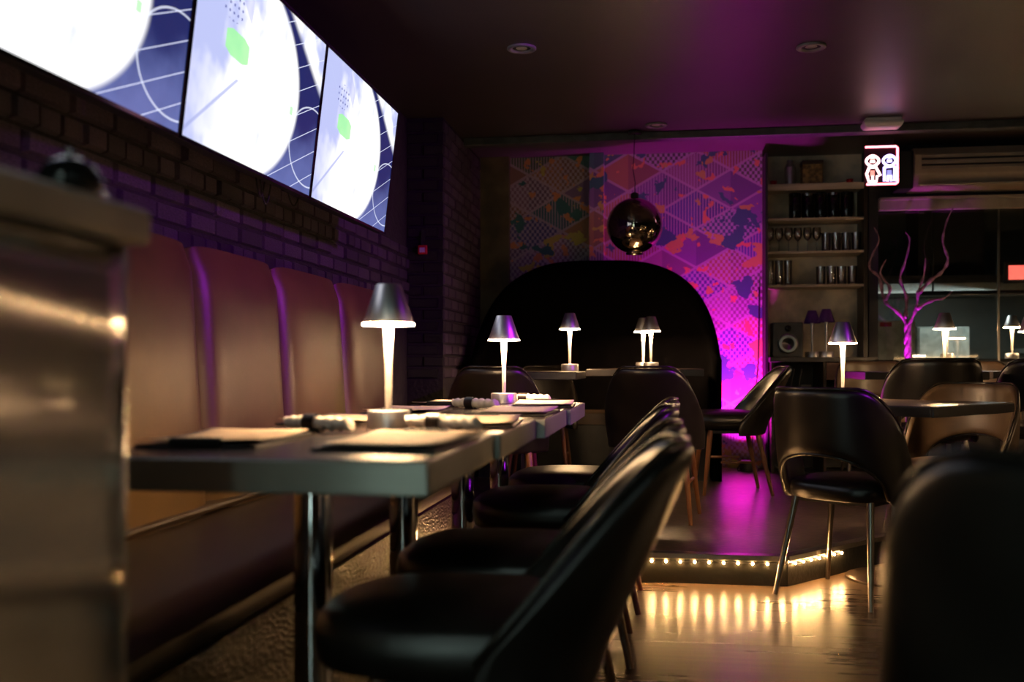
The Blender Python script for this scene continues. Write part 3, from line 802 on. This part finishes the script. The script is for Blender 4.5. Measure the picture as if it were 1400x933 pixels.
# ------------------------------------------------------------------ uplights
def uplight(loc, label, rz=0):
    t = thing('led_uplight', label, 'uplight', loc, rz)
    MB().lathe([(0.045, 0.0), (0.050, 0.012), (0.050, 0.075), (0.046, 0.080), (0.040, 0.080), (0.038, 0.070)], 24, cap=True).build('housing', M_black, t, True, auto=40)
    MB().lathe([(0.001, 0.0725), (0.038, 0.0725)], 24, cap=False).build('lens', emis('magenta_lens', (1.0, 0.05, 0.9), 12), t)
    MB().tube([(-0.052, 0, 0.045), (-0.066, 0, 0.02), (-0.066, 0, 0.004), (0.066, 0, 0.004), (0.066, 0, 0.02), (0.052, 0, 0.045)], 0.004, 6).build('yoke', M_black, t)
    return t
uplight((0.62, 7.55, ZP), 'small black uplight glowing magenta on the floor by the papered wall')
uplight((-0.45, 7.675, ZP), 'small black uplight glowing magenta behind the domed booth')
pts = [(0.66, 7.60, ZP + 0.02), (0.70, 7.64, ZP + 0.006), (0.695, 7.74, ZP + 0.06), (0.68, 7.785, ZP + 0.22), (0.715, 7.785, ZP + 0.36), (0.70, 7.785, ZP + 0.50), (0.725, 7.785, 0.95), (0.732, 7.785, 1.5)]
def smooth_path(p, n=6):
    p = [Vector(q) for q in p]; out = []
    for i in range(len(p) - 1):
        a = p[max(0, i - 1)]; b_ = p[i]; c = p[i + 1]; d = p[min(len(p) - 1, i + 2)]
        for k in range(n):
            t_ = k / n
            out.append(0.5 * ((2 * b_) + (c - a) * t_ + (2 * a - 5 * b_ + 4 * c - d) * t_ ** 2 + (3 * b_ - a - 3 * c + d) * t_ ** 3))
    out.append(p[-1]); return [tuple(q) for q in out]
tag(MB().tube(smooth_path(pts), 0.005, 6).build('power_cable', M_black, None, True), 'black cable climbing the magenta lit wall beside the shelves', 'cable')

# ------------------------------------------------------------------ glass shelves
SX0, SX1 = 0.775, 1.53
sh = thing('shelf_unit', 'limewashed open shelf unit holding glasses', 'shelf', (0, 0, 0))
SH = [2.27, 2.025, 1.775, 1.52]
MB().box(SX0 - 0.018, SX0, 7.80, 8.055, 1.50, 2.29).build('side_panel', M_shelf, sh); 
MB().box(SX1 - 0.03, SX1, 7.80, 8.055, 0.97, 2.29).build('side_panel', M_darkwood, sh)
for i, z in enumerate(SH):
    MB().box(SX0, SX1 - 0.03, 7.79, 8.055, z - 0.02, z).build('shelf_board', M_shelf, sh, bevel=0.002)
MB().box(SX0, SX1 - 0.03, 7.785, 7.80, SH[0] - 0.035, SH[0] + 0.015).build('front_moulding', M_shelf, sh, bevel=0.004)
MB().box(SX0 - 0.019, SX0 - 0.001, 7.56, 7.789, ZP + 0.001, ZC - 0.07).build('spill_block_panel', M_black, sh)  # board added to block magenta uplight spill onto the shelves
wc = thing('back_counter', 'dark side counter below the glass shelves', 'counter', (0, 0, 0))
MB().box(SX0, SX1, 7.42, 8.055, 0.93, 0.965).build('worktop', mat('dark_worktop', (0.035, 0.030, 0.032), 0.4), wc, bevel=0.003)
MB().box(SX0 + 0.01, SX1 - 0.01, 7.95, 8.05, ZP, 0.93).build('back_panel', M_black, wc)
for x in (SX0 + 0.01, (SX0 + SX1) / 2, SX1 - 0.03):
    MB().box(x, x + 0.02, 7.44, 7.95, ZP, 0.93).build('divider', M_darkwood, wc)
MB().box(SX0 + 0.03, SX1 - 0.03, 7.46, 7.95, 0.48, 0.50).build('lower_shelf', M_darkwood, wc)
MB().box((SX0 + SX1) / 2 + 0.02, SX1 - 0.03, 7.43, 7.45, 0.80, 0.925).build('drawer_front', mat('brown_drawer', (0.10, 0.045, 0.030), 0.5), wc, bevel=0.003)

def wineglass():
    t = thing('wine_glass', '', 'glass')
    MB().lathe([(0.030, 0.001), (0.029, 0.003), (0.004, 0.006), (0.003, 0.08), (0.006, 0.086)], 16, cap=True).build('stem', M_glass, t, True)
    MB().lathe([(0.006, 0.086), (0.026, 0.105), (0.034, 0.135), (0.030, 0.185), (0.0285, 0.185), (0.0325, 0.135), (0.024, 0.107), (0.004, 0.090)], 20, cap=False).build('bowl', M_glass, t, True)
    return t
wgP = wineglass()
for i in range(6):
    place(wgP, (SX0 + 0.045 + i * 0.070, 7.87 + 0.012 * (i % 2), SH[2] + 0.0005), 0, 'clear stemmed wine glass in a row on the middle shelf', 'wine glasses on the shelf')
def tumbler(name, r, h):
    t = thing(name, '', 'glass')
    MB().lathe([(r * 0.80, 0.0), (r * 0.88, 0.004), (r, h), (r * 0.94, h), (r * 0.80, 0.014), (0.002, 0.012)], 20, cap=True).build('body', M_glass, t, True, auto=60)
    MB().lathe([(r * 0.985, h), (r * 1.01, h + 0.0015), (r * 0.96, h + 0.002)], 20, cap=False).build('rim', M_glass, t, True)
    return t
tuP = tumbler('tumbler', 0.036, 0.14)
for i in range(4):
    place(tuP, (SX1 - 0.292 + i * 0.074, 7.87, SH[2] + 0.0005), 0, 'clear tumbler standing beside the wine glasses', 'tumblers on the middle shelf')
for i in range(4):
    place(tuP, (SX1 - 0.33 + i * 0.077, 7.88 - 0.01 * (i % 2), SH[3] + 0.0005), 0, 'clear tumbler on the bottom glass shelf', 'tumblers on the bottom shelf')
hiP = tumbler('highball_glass', 0.030, 0.19)
for i in range(3):
    place(hiP, (SX0 + 0.045 + i * 0.068, 7.87, SH[3] + 0.0005), 0, 'tall clear highball glass at the end of the bottom shelf', 'highball glasses')
for i in range(5):
    t = thing('bottle_canister', 'black glossy cylinder canister on the upper shelf', 'canister', (SX0 + 0.235 + i * 0.096, 7.89, SH[1] + 0.0005), 0, 'black canisters on the upper shelf')
    MB().lathe([(0.043, 0), (0.045, 0.004), (0.045, 0.175), (0.043, 0.178)], 28).build('body', M_blackgl, t, True, auto=40)
    MB().lathe([(0.046, 0.178), (0.046, 0.198), (0.042, 0.202), (0.002, 0.203)], 28).build('lid', M_chrome if i % 2 else M_blackgl, t, True, auto=40)
# on top of the unit
t = thing('storage_box', 'yellow checked box on top of the shelf unit', 'box', (SX0 + 0.36, 7.90, SH[0] + 0.0005))
MB().box(-0.075, 0.075, -0.06, 0.06, 0, 0.17).build('body', mat('yellow_check', (0.20, 0.13, 0.04), 0.6, var=0.6, vscale=30), t, bevel=0.004)
MB().box(-0.078, 0.078, -0.063, 0.063, 0.17, 0.20).build('lid', M_darkwood, t, bevel=0.004)
t = thing('cocktail_shaker', 'dull metal cocktail shaker on top of the shelf unit', 'shaker', (SX0 + 0.20, 7.90, SH[0] + 0.0005))
MB().lathe([(0.035, 0), (0.045, 0.13), (0.040, 0.16)], 24).build('cup', M_ksteel, t, True, auto=50)
MB().lathe([(0.040, 0.16), (0.022, 0.19), (0.022, 0.215), (0.002, 0.22)], 24).build('cap', M_ksteel, t, True, auto=50)
for i, x in enumerate((SX0 + 0.07, SX1 - 0.12)):
    t = thing('tealight', 'small red tealight holder on top of the shelf unit', 'candle holder', (x, 7.86, SH[0] + 0.0005), 0, 'red tealight holders')
    MB().lathe([(0.020, 0), (0.026, 0.05), (0.024, 0.05), (0.018, 0.006), (0.002, 0.005)], 16).build('cup', M_red, t, True)
    MB().lathe([(0.017, 0.006), (0.017, 0.02), (0.002, 0.021)], 16).build('wax', M_white, t, True)
# on the counter
t = thing('bar_speaker', 'grey speaker box with a round cone on the side counter', 'speaker', (SX0 + 0.15, 7.72, 0.9655))
MB().box(-0.11, 0.11, -0.10, 0.10, 0, 0.26).build('cabinet', mat('grey_speaker', (0.05, 0.05, 0.05), 0.5), t, bevel=0.008)
MB().ring([[(0.075 * r * math.cos(2 * math.pi * k / 24), -0.101 - 0.012 * (1 - abs(r - 0.8)), 0.10 + 0.075 * r * math.sin(2 * math.pi * k / 24)) for k in range(24)] for r in (1.0, 0.8, 0.4, 0.05)]).build('cone', M_ksteel, t, True)
MB().ring([[(0.025 * r * math.cos(2 * math.pi * k / 16), -0.101 - 0.008 * (1 - r), 0.215 + 0.025 * r * math.sin(2 * math.pi * k / 16)) for k in range(16)] for r in (1.0, 0.5, 0.05)]).build('tweeter', M_blackgl, t, True)
offP = make_lamp('unlit_lamp', False)
place(offP, (SX0 + 0.425, 7.62, 0.9655), 0, 'unlit cordless lamp with a dark purple shade on the side counter', 'unlit lamps on the side counter')
place(offP, (SX0 + 0.35, 7.80, 0.9655), 0, 'unlit cordless lamp with a dark purple shade on the side counter', 'unlit lamps on the side counter')
# jugs and cables below the counter
for i, (x, z_, r, h, m_, lb) in enumerate([(SX0 + 0.13, 0.501, 0.06, 0.20, M_ksteel, 'dull metal jug in the open side counter'), (SX0 + 0.28, 0.501, 0.05, 0.26, M_acwhite, 'pale jug in the open side counter')]):
    t = thing('jug', lb, 'jug', (x, 7.62, z_))
    MB().lathe([(r, 0), (r * 1.05, h * 0.4), (r * 0.7, h * 0.8), (r * 0.75, h), (r * 0.65, h), (r * 0.6, h * 0.8), (0.002, 0.02)], 20).build('body', m_, t, True)
    MB().tube(smooth_path([(r * 0.9, 0, h * 0.3), (r * 1.5, 0, h * 0.45), (r * 1.4, 0, h * 0.8), (r * 0.72, 0, h * 0.9)]), 0.006, 8).build('handle', m_, t, True)
for i in range(4):
    x = SX0 + 0.06 + i * 0.055
    p = [(x, 7.43, 0.88), (x - 0.03, 7.40, 0.66), (x + 0.04, 7.41, 0.44), (x - 0.05, 7.39, 0.25), (x + 0.02, 7.36, ZP + 0.01), (x + 0.12, 7.33, ZP + 0.006)]
    tag(MB().tube(smooth_path(p), 0.005, 6).build('hanging_cable', M_black, None, True), 'black cable hanging down the front of the side counter', 'cable', 'cables at the side counter')

# ------------------------------------------------------------------ twisted tree in front of the window
tr = thing('twisted_tree', 'bare twisted branch tree lit purple in front of the window', 'tree', (1.76, 7.55, ZP))
MB().lathe([(0.10, 0), (0.13, 0.05), (0.15, 0.34), (0.14, 0.35), (0.12, 0.33), (0.002, 0.32)], 24).build('pot', M_black, tr, True, auto=50)
def spiral(p0, p1, r, turns, off, n=40, ph=0):
    out = []
    for i in range(n + 1):
        s = i / n; p = Vector(p0).lerp(Vector(p1), s)
        out.append((p.x + off * math.cos(turns * 2 * math.pi * s + ph), p.y + off * math.sin(turns * 2 * math.pi * s + ph), p.z))
    return out
tk = MB()
for ph in (0, 2.1, 4.2): tk.tube(spiral((0, 0, 0.32), (0, 0, 1.10), 0, 3.0, 0.014, ph=ph), [0.017 - 0.004 * i / 40 for i in range(41)], 8)
tk.build('trunk', M_bark, tr, True)
br = [[(0, 0, 1.08), (-0.07, 0, 1.17), (-0.16, 0.02, 1.26), (-0.19, 0.03, 1.42), (-0.26, 0.04, 1.50), (-0.24, 0.02, 1.60), (-0.20, 0.0, 1.70), (-0.235, 0, 1.79)],
      [(0, 0, 1.08), (0.05, -0.02, 1.19), (0.07, -0.02, 1.33), (0.11, 0, 1.44), (0.12, 0.0, 1.56)],
      [(0.06, -0.02, 1.30), (0.16, 0.02, 1.40), (0.24, 0.03, 1.46), (0.28, 0.02, 1.55), (0.245, 0.02, 1.68), (0.27, 0.02, 1.82), (0.31, 0, 1.92)],
      [(-0.02, 0, 1.12), (0.0, 0.05, 1.28), (-0.04, 0.07, 1.42), (0.0, 0.08, 1.55), (0.03, 0.08, 1.70), (0.0, 0.08, 1.76)],
      [(-0.16, 0.02, 1.26), (-0.13, -0.03, 1.34), (-0.20, -0.04, 1.45), (-0.16, -0.04, 1.55)],
      [(0.05, -0.02, 1.19), (0.15, -0.03, 1.25), (0.24, -0.03, 1.27), (0.30, -0.02, 1.32)]]
for p in br:
    q = smooth_path(p, 6); n = len(q)
    MB().tube(q, [0.015 * (1 - 0.75 * i / (n - 1)) * (1 + 0.32 * math.sin(i * 1.3)) for i in range(n)], 7).build('branch', M_bark, tr, True)
light('tree_uplight_beam', 'SPOT', (1.66, 7.34, 0.66), 60, (0.85, 0.02, 1.0), (1.76, 7.55, 1.18), spot_size=R(34), spot_blend=1.0, shadow_soft_size=0.02)

# ------------------------------------------------------------------ neon restroom sign
ns = thing('neon_sign', 'square neon restroom sign with a red and a blue figure', 'neon sign', (1.50, 7.18, 2.155))
N_red = emis('neon_red', (1.0, 0.05, 0.10), 5.0); N_pink = emis('neon_pink', (1.0, 0.55, 0.55), 4.0); N_blue = emis('neon_blue', (0.50, 0.45, 1.0), 4.2)
N_redface = emis('neon_salmon', (1.0, 0.30, 0.22), 1.0); N_blueface = emis('neon_slate', (0.30, 0.30, 0.85), 0.9)
MB().box(-0.115, 0.115, 0.008, 0.014, -0.004, 0.272).build('backing_panel', mat('sign_panel', (0.02, 0.004, 0.012), 0.3), ns)
MB().tube([(-0.108, 0, 0.262), (0.095, 0, 0.262), (0.105, 0, 0.252), (0.105, 0, 0.012), (0.095, 0, 0.004), (-0.100, 0, 0.004)], 0.0075, 8).build('frame_tube', emis('neon_frame', (1.0, 0.16, 0.20), 7.0), ns, True)
def fig(cx, blue):
    body = N_blue if blue else N_pink
    t2 = MB()
    head = [(cx + 0.034 * math.cos(a) * (1 + 0.25 * abs(math.cos(a)) ** 3), 0, 0.165 + 0.036 * math.sin(a)) for a in [2 * math.pi * k / 20 for k in range(21)]]
    t2.tube(head, 0.0085, 8)
    t2.tube([(cx - 0.018, 0, 0.196), (cx, 0, 0.190), (cx + 0.018, 0, 0.196)], 0.0085, 8)
    t2.tube([(cx - 0.016, 0, 0.160), (cx + 0.016, 0, 0.160)], 0.0075, 8)
    if blue:
        t2.tube([(cx - 0.034, 0, 0.122), (cx + 0.034, 0, 0.122), (cx + 0.034, 0, 0.024), (cx + 0.012, 0, 0.024), (cx + 0.010, 0, 0.06), (cx - 0.010, 0, 0.06), (cx - 0.012, 0, 0.024), (cx - 0.034, 0, 0.024), (cx - 0.034, 0, 0.122)], 0.009, 8)
    else:
        t2.tube([(cx - 0.022, 0, 0.122), (cx + 0.022, 0, 0.122), (cx + 0.052, 0, 0.064), (cx + 0.030, 0, 0.060), (cx + 0.026, 0, 0.024), (cx - 0.026, 0, 0.024), (cx - 0.034, 0, 0.060), (cx - 0.040, 0, 0.075), (cx - 0.022, 0, 0.122)], 0.009, 8)
        t2.tube([(cx, 0, 0.024), (cx, 0, 0.06)], 0.008, 8)
    t2.build('figure_tube', body, ns, True)
    MB().box(cx - 0.014, cx + 0.014, 0.002, 0.006, 0.062, 0.100).box(cx - 0.016, cx + 0.016, 0.002, 0.006, 0.170, 0.182).build('figure_panel', N_blueface if blue else N_redface, ns)
fig(-0.060, False); fig(0.052, True)
for x in (-0.08, 0.08): MB().tube([(x, 0.011, 0.27), (x, 0.011, ZC - 2.155 - 0.001)], 0.0015, 5).build('hanging_wire', M_black, ns)

# ------------------------------------------------------------------ ceiling fittings
def downlight(x, y, label):
    t = thing('ceiling_downlight', label, 'downlight', (x, y, ZC), 0, 'recessed ceiling downlights')
    MB().lathe([(0.075, -0.001), (0.076, -0.008), (0.070, -0.013), (0.050, -0.009), (0.048, -0.002)], 32, cap=False).build('trim_ring', mat('grey_trim_ring', (0.20, 0.19, 0.20), 0.4), t, True)
    MB().lathe([(0.048, -0.002), (0.030, -0.0015)], 32, cap=False).build('reflector', M_black, t, True)
    MB().lathe([(0.030, -0.003), (0.001, -0.005)], 24, cap=False).build('lens', mat('dead_lens', (0.55, 0.5, 0.45), 0.2), t, True)
downlight(-0.718, 5.10, 'round grey recessed ceiling downlight above the bench tables')
downlight(-0.04, 6.87, 'round grey recessed ceiling downlight above the booth')
downlight(0.76, 5.30, 'round grey recessed ceiling downlight above the platform step')
em = thing('emergency_light', 'white emergency light box on the ceiling near the neon sign', 'emergency light', (1.45, 6.93, ZC - 0.001))
MB().box(-0.115, 0.115, -0.06, 0.06, -0.022, 0.0).build('base_plate', M_white, em, bevel=0.005)
MB().ring([[(sx * (0.125 - o), sy * (0.068 - o), z) for sx, sy in ((-1, -1), (1, -1), (1, 1), (-1, 1))] for o, z in ((0.0, -0.022), (0.0, -0.040), (0.012, -0.060), (0.03, -0.066))]).build('diffuser', M_white, em, bevel=0.004)
ac = thing('air_conditioner', 'cream wall air conditioner with a louvred front above the glazing', 'air conditioner', (1.80, 7.79, 2.185))
AW = 1.05
MB().add([(x, y, z) for x in (0, AW) for (y, z) in [(0, 0), (0, 0.30), (-0.20, 0.30), (-0.26, 0.24), (-0.26, 0.10), (-0.20, 0.02)]],
         [(5, 4, 3, 2, 1, 0), (6, 7, 8, 9, 10, 11)] + [(i, (i + 1) % 6, 6 + (i + 1) % 6, 6 + i) for i in range(6)]).build('casing', M_acwhite, ac, bevel=0.008)
for i in range(5):
    MB().box(0.05, AW - 0.04, -0.268, -0.258, 0.135 + i * 0.022, 0.147 + i * 0.022).build('louvre', M_black if i % 2 else M_cornice, ac)
MB().box(0.03, AW - 0.03, -0.275, -0.215, 0.015, 0.028).build('air_flap', M_acwhite, ac, bevel=0.003)
MB().box(-0.11, -0.002, -0.24, 0.0, 0.0, 0.28).build('end_cap', M_black, ac, bevel=0.01)
sp = thing('stage_spotlight', 'black magenta stage spotlight hung from the ceiling across from the bench', 'spotlight', (2.66, 2.98, 2.34))
MB().lathe([(0.03, 0.10), (0.06, 0.08), (0.06, -0.06), (0.055, -0.06), (0.055, 0.05)], 20).build('can', M_black, sp, True, auto=50)
sp.children[-1].rotation_euler = Vector((-4.2, 1.4, -0.95)).to_track_quat('-Z', 'Y').to_euler(); sp.children[-1].location = (0.08, -0.03, 0.03)
MB().tube([(0.08, -0.03, 0.10), (0.08, -0.03, ZC - 2.34 - 0.001)], 0.01, 8).build('hanger', M_black, sp)

# ------------------------------------------------------------------ out-of-view bar, added so its strips reflect in steel and chrome
bar = thing('added_bar_counter', 'added out-of-view dark bar counter with warm strips for steel and chrome reflections', 'bar counter', (0, 0, 0))
MB().box(3.35, 3.95, -0.6, 3.9, 1.04, 1.09).build('bar_top', M_darkwood, bar, bevel=0.01)
MB().box(3.50, 3.90, -0.6, 3.9, 0.0, 1.04).build('bar_front', M_darkwood, bar)
MB().box(3.485, 3.499, -0.55, 3.85, 1.00, 1.018).build('upper_reflection_led', emis('added_bar_led', (1.0, 0.60, 0.25), 5), bar)
MB().box(3.485, 3.499, -0.55, 3.85, 0.10, 0.112).build('lower_reflection_led', emis('added_bar_led', (1.0, 0.60, 0.25), 5), bar)

ck = thing('added_cooler', 'added out-of-view lit cooler giving cool fill and chrome highlights', 'drinks cooler', (-0.62, -1.59, 0.0))  # cooler added behind the camera as cool fill and for column highlights
cw = MB().box(-0.32, 0.32, 0.0, 0.03, 0.1, 1.95).box(-0.32, -0.29, 0.03, 0.5, 0.1, 1.95).box(0.29, 0.32, 0.03, 0.5, 0.1, 1.95)
cw.box(-0.32, 0.32, 0.0, 0.5, 1.95, 2.1).box(-0.32, 0.32, 0.0, 0.5, 0.0, 0.1).build('cabinet', M_kwhite, ck)
for x in (-0.22, 0.22): MB().box(x - 0.045, x + 0.045, 0.44, 0.47, 0.14, 1.92).build('fill_tube', emis('cooler_fill_tube', (0.78, 1.0, 0.90), 13), ck)
for z_ in (0.5, 0.9, 1.3, 1.65): MB().box(-0.288, 0.288, 0.05, 0.40, z_, z_ + 0.012).build('shelf', M_ksteel, ck)
MB().box(-0.31, 0.31, 0.502, 0.508, 0.1, 1.95).build('door_glass', M_pane, ck)
# ------------------------------------------------------------------ kitchen behind the glass
struct(MB().box(1.2, 6.2, 10.9, 11.0, 0, ZC).box(6.1, 6.2, 7.92, 10.9, 0, ZC).box(1.1, 1.2, 8.17, 10.9, 0, ZC).build('wall_kitchen', M_kwall), 'grey kitchen wall behind the glass')
struct(MB().box(1.2, 6.1, 8.17, 10.9, -0.1, 0.0).build('floor_kitchen', M_kwall))
hood = thing('extractor_hood', 'dull grey extractor hood in the kitchen behind the glass', 'extractor hood', (2.75, 10.2, 1.60))
MB().ring([[(-0.95 + o, -0.45 + o * .5, z), (0.95 - o, -0.45 + o * .5, z), (0.95 - o, 0.45, z), (-0.95 + o, 0.45, z)] for o, z in ((0, 0), (0, 0.07), (0.15, 0.15))]).build('canopy', M_ksteel, hood)
MB().box(-0.3, 0.3, -0.1, 0.4, 0.15, ZC - 1.60 - 0.002).build('duct', M_black, hood)
MB().box(-0.8, 0.8, -0.40, -0.36, -0.012, 0.0).build('hood_lamp', emis('kitchen_tube', (0.85, 1.0, 0.92), 0.5), hood)
kp = thing('kitchen_pipe', 'black pipe bending down in the kitchen behind the glass', 'pipe', (0, 0, 0))
MB().tube([(2.1, 8.6, 1.50), (2.92, 8.6, 1.50), (2.97, 8.6, 1.46), (2.97, 8.6, 1.28)], 0.018, 8).build('run', M_black, kp, True)
MB().tube([(2.2, 8.6, 1.50), (2.2, 8.6, ZC - 0.002)], 0.008, 6).build('drop_rod', M_black, kp, True)
fg = thing('kitchen_fridge', 'white kitchen refrigerator behind the glass', 'refrigerator', (2.60, 10.1, 0.0))
MB().box(-0.16, 0.32, 0.0, 0.5, 0.02, 1.28).build('cabinet', M_kwhite, fg, bevel=0.01)
MB().box(-0.15, 0.31, -0.03, -0.002, 0.05, 0.90).build('door', M_kwhite, fg, bevel=0.008)
MB().box(-0.15, 0.31, -0.03, -0.002, 0.915, 1.27).build('door', M_kwhite, fg, bevel=0.008)
MB().box(0.25, 0.27, -0.06, -0.03, 0.6, 0.85).build('handle', M_black, fg)
MB().box(-0.12, 0.28, 0.02, 0.4, 0.0, 0.02).build('plinth', M_black, fg)
kc = thing('kitchen_counter', 'steel kitchen worktop behind the glass', 'counter', (0, 0, 0))
MB().box(3.25, 5.2, 9.3, 9.95, 1.02, 1.06).build('worktop', M_ksteel, kc)
MB().box(3.30, 5.15, 9.35, 9.9, 0.0, 1.02).build('cupboard', M_kwall, kc)
dn = thing('kitchen_notice', 'white notice sheet with a red heading on a post behind the glass', 'notice', (1.83, 8.30, 0.0))
MB().box(-0.12, 0.16, 0.0, 0.02, 0.86, 1.26).build('sheet', mat('notice_sheet', (0.85, 0.88, 0.80), 0.5), dn)
MB().box(-0.11, -0.02, -0.004, -0.001, 1.215, 1.25).build('red_heading', M_red, dn)
MB().tube([(0.02, 0.04, 0), (0.02, 0.04, 1.24)], 0.012, 8).build('post', M_black, dn)
MB().lathe([(0.16, 0), (0.16, 0.012), (0.02, 0.02)], 20, c=(0.02, 0.04, 0)).build('foot', M_black, dn)
ex = thing('exit_sign', 'small glowing red sign behind the glass', 'sign', (3.06, 9.05, 1.70))
MB().box(-0.16, 0.16, 0, 0.04, -0.09, 0.09).build('housing', M_black, ex)
MB().box(-0.13, 0.13, -0.004, -0.001, -0.06, 0.06).build('lit_face', emis('red_sign', (1.0, 0.10, 0.08), 2.5), ex)
MB().tube([(0, 0.02, 0.09), (0, 0.02, ZC - 1.70 - 0.002)], 0.008, 6).build('rod', M_black, ex)
for i, (x, y) in enumerate([(2.35, 8.75), (2.85, 8.72), (3.12, 8.75)]):
    lamp(x, y, 0.961, 'lit cordless lamp on the pass counter behind the glass')
ps = thing('pass_counter', 'dark pass counter just behind the glass', 'counter', (0, 0, 0))
MB().box(2.05, 4.4, 8.55, 8.95, 0.92, 0.96).build('worktop', M_darkwood, ps)
MB().box(2.1, 4.35, 8.6, 8.9, 0.0, 0.92).build('front', M_black, ps)
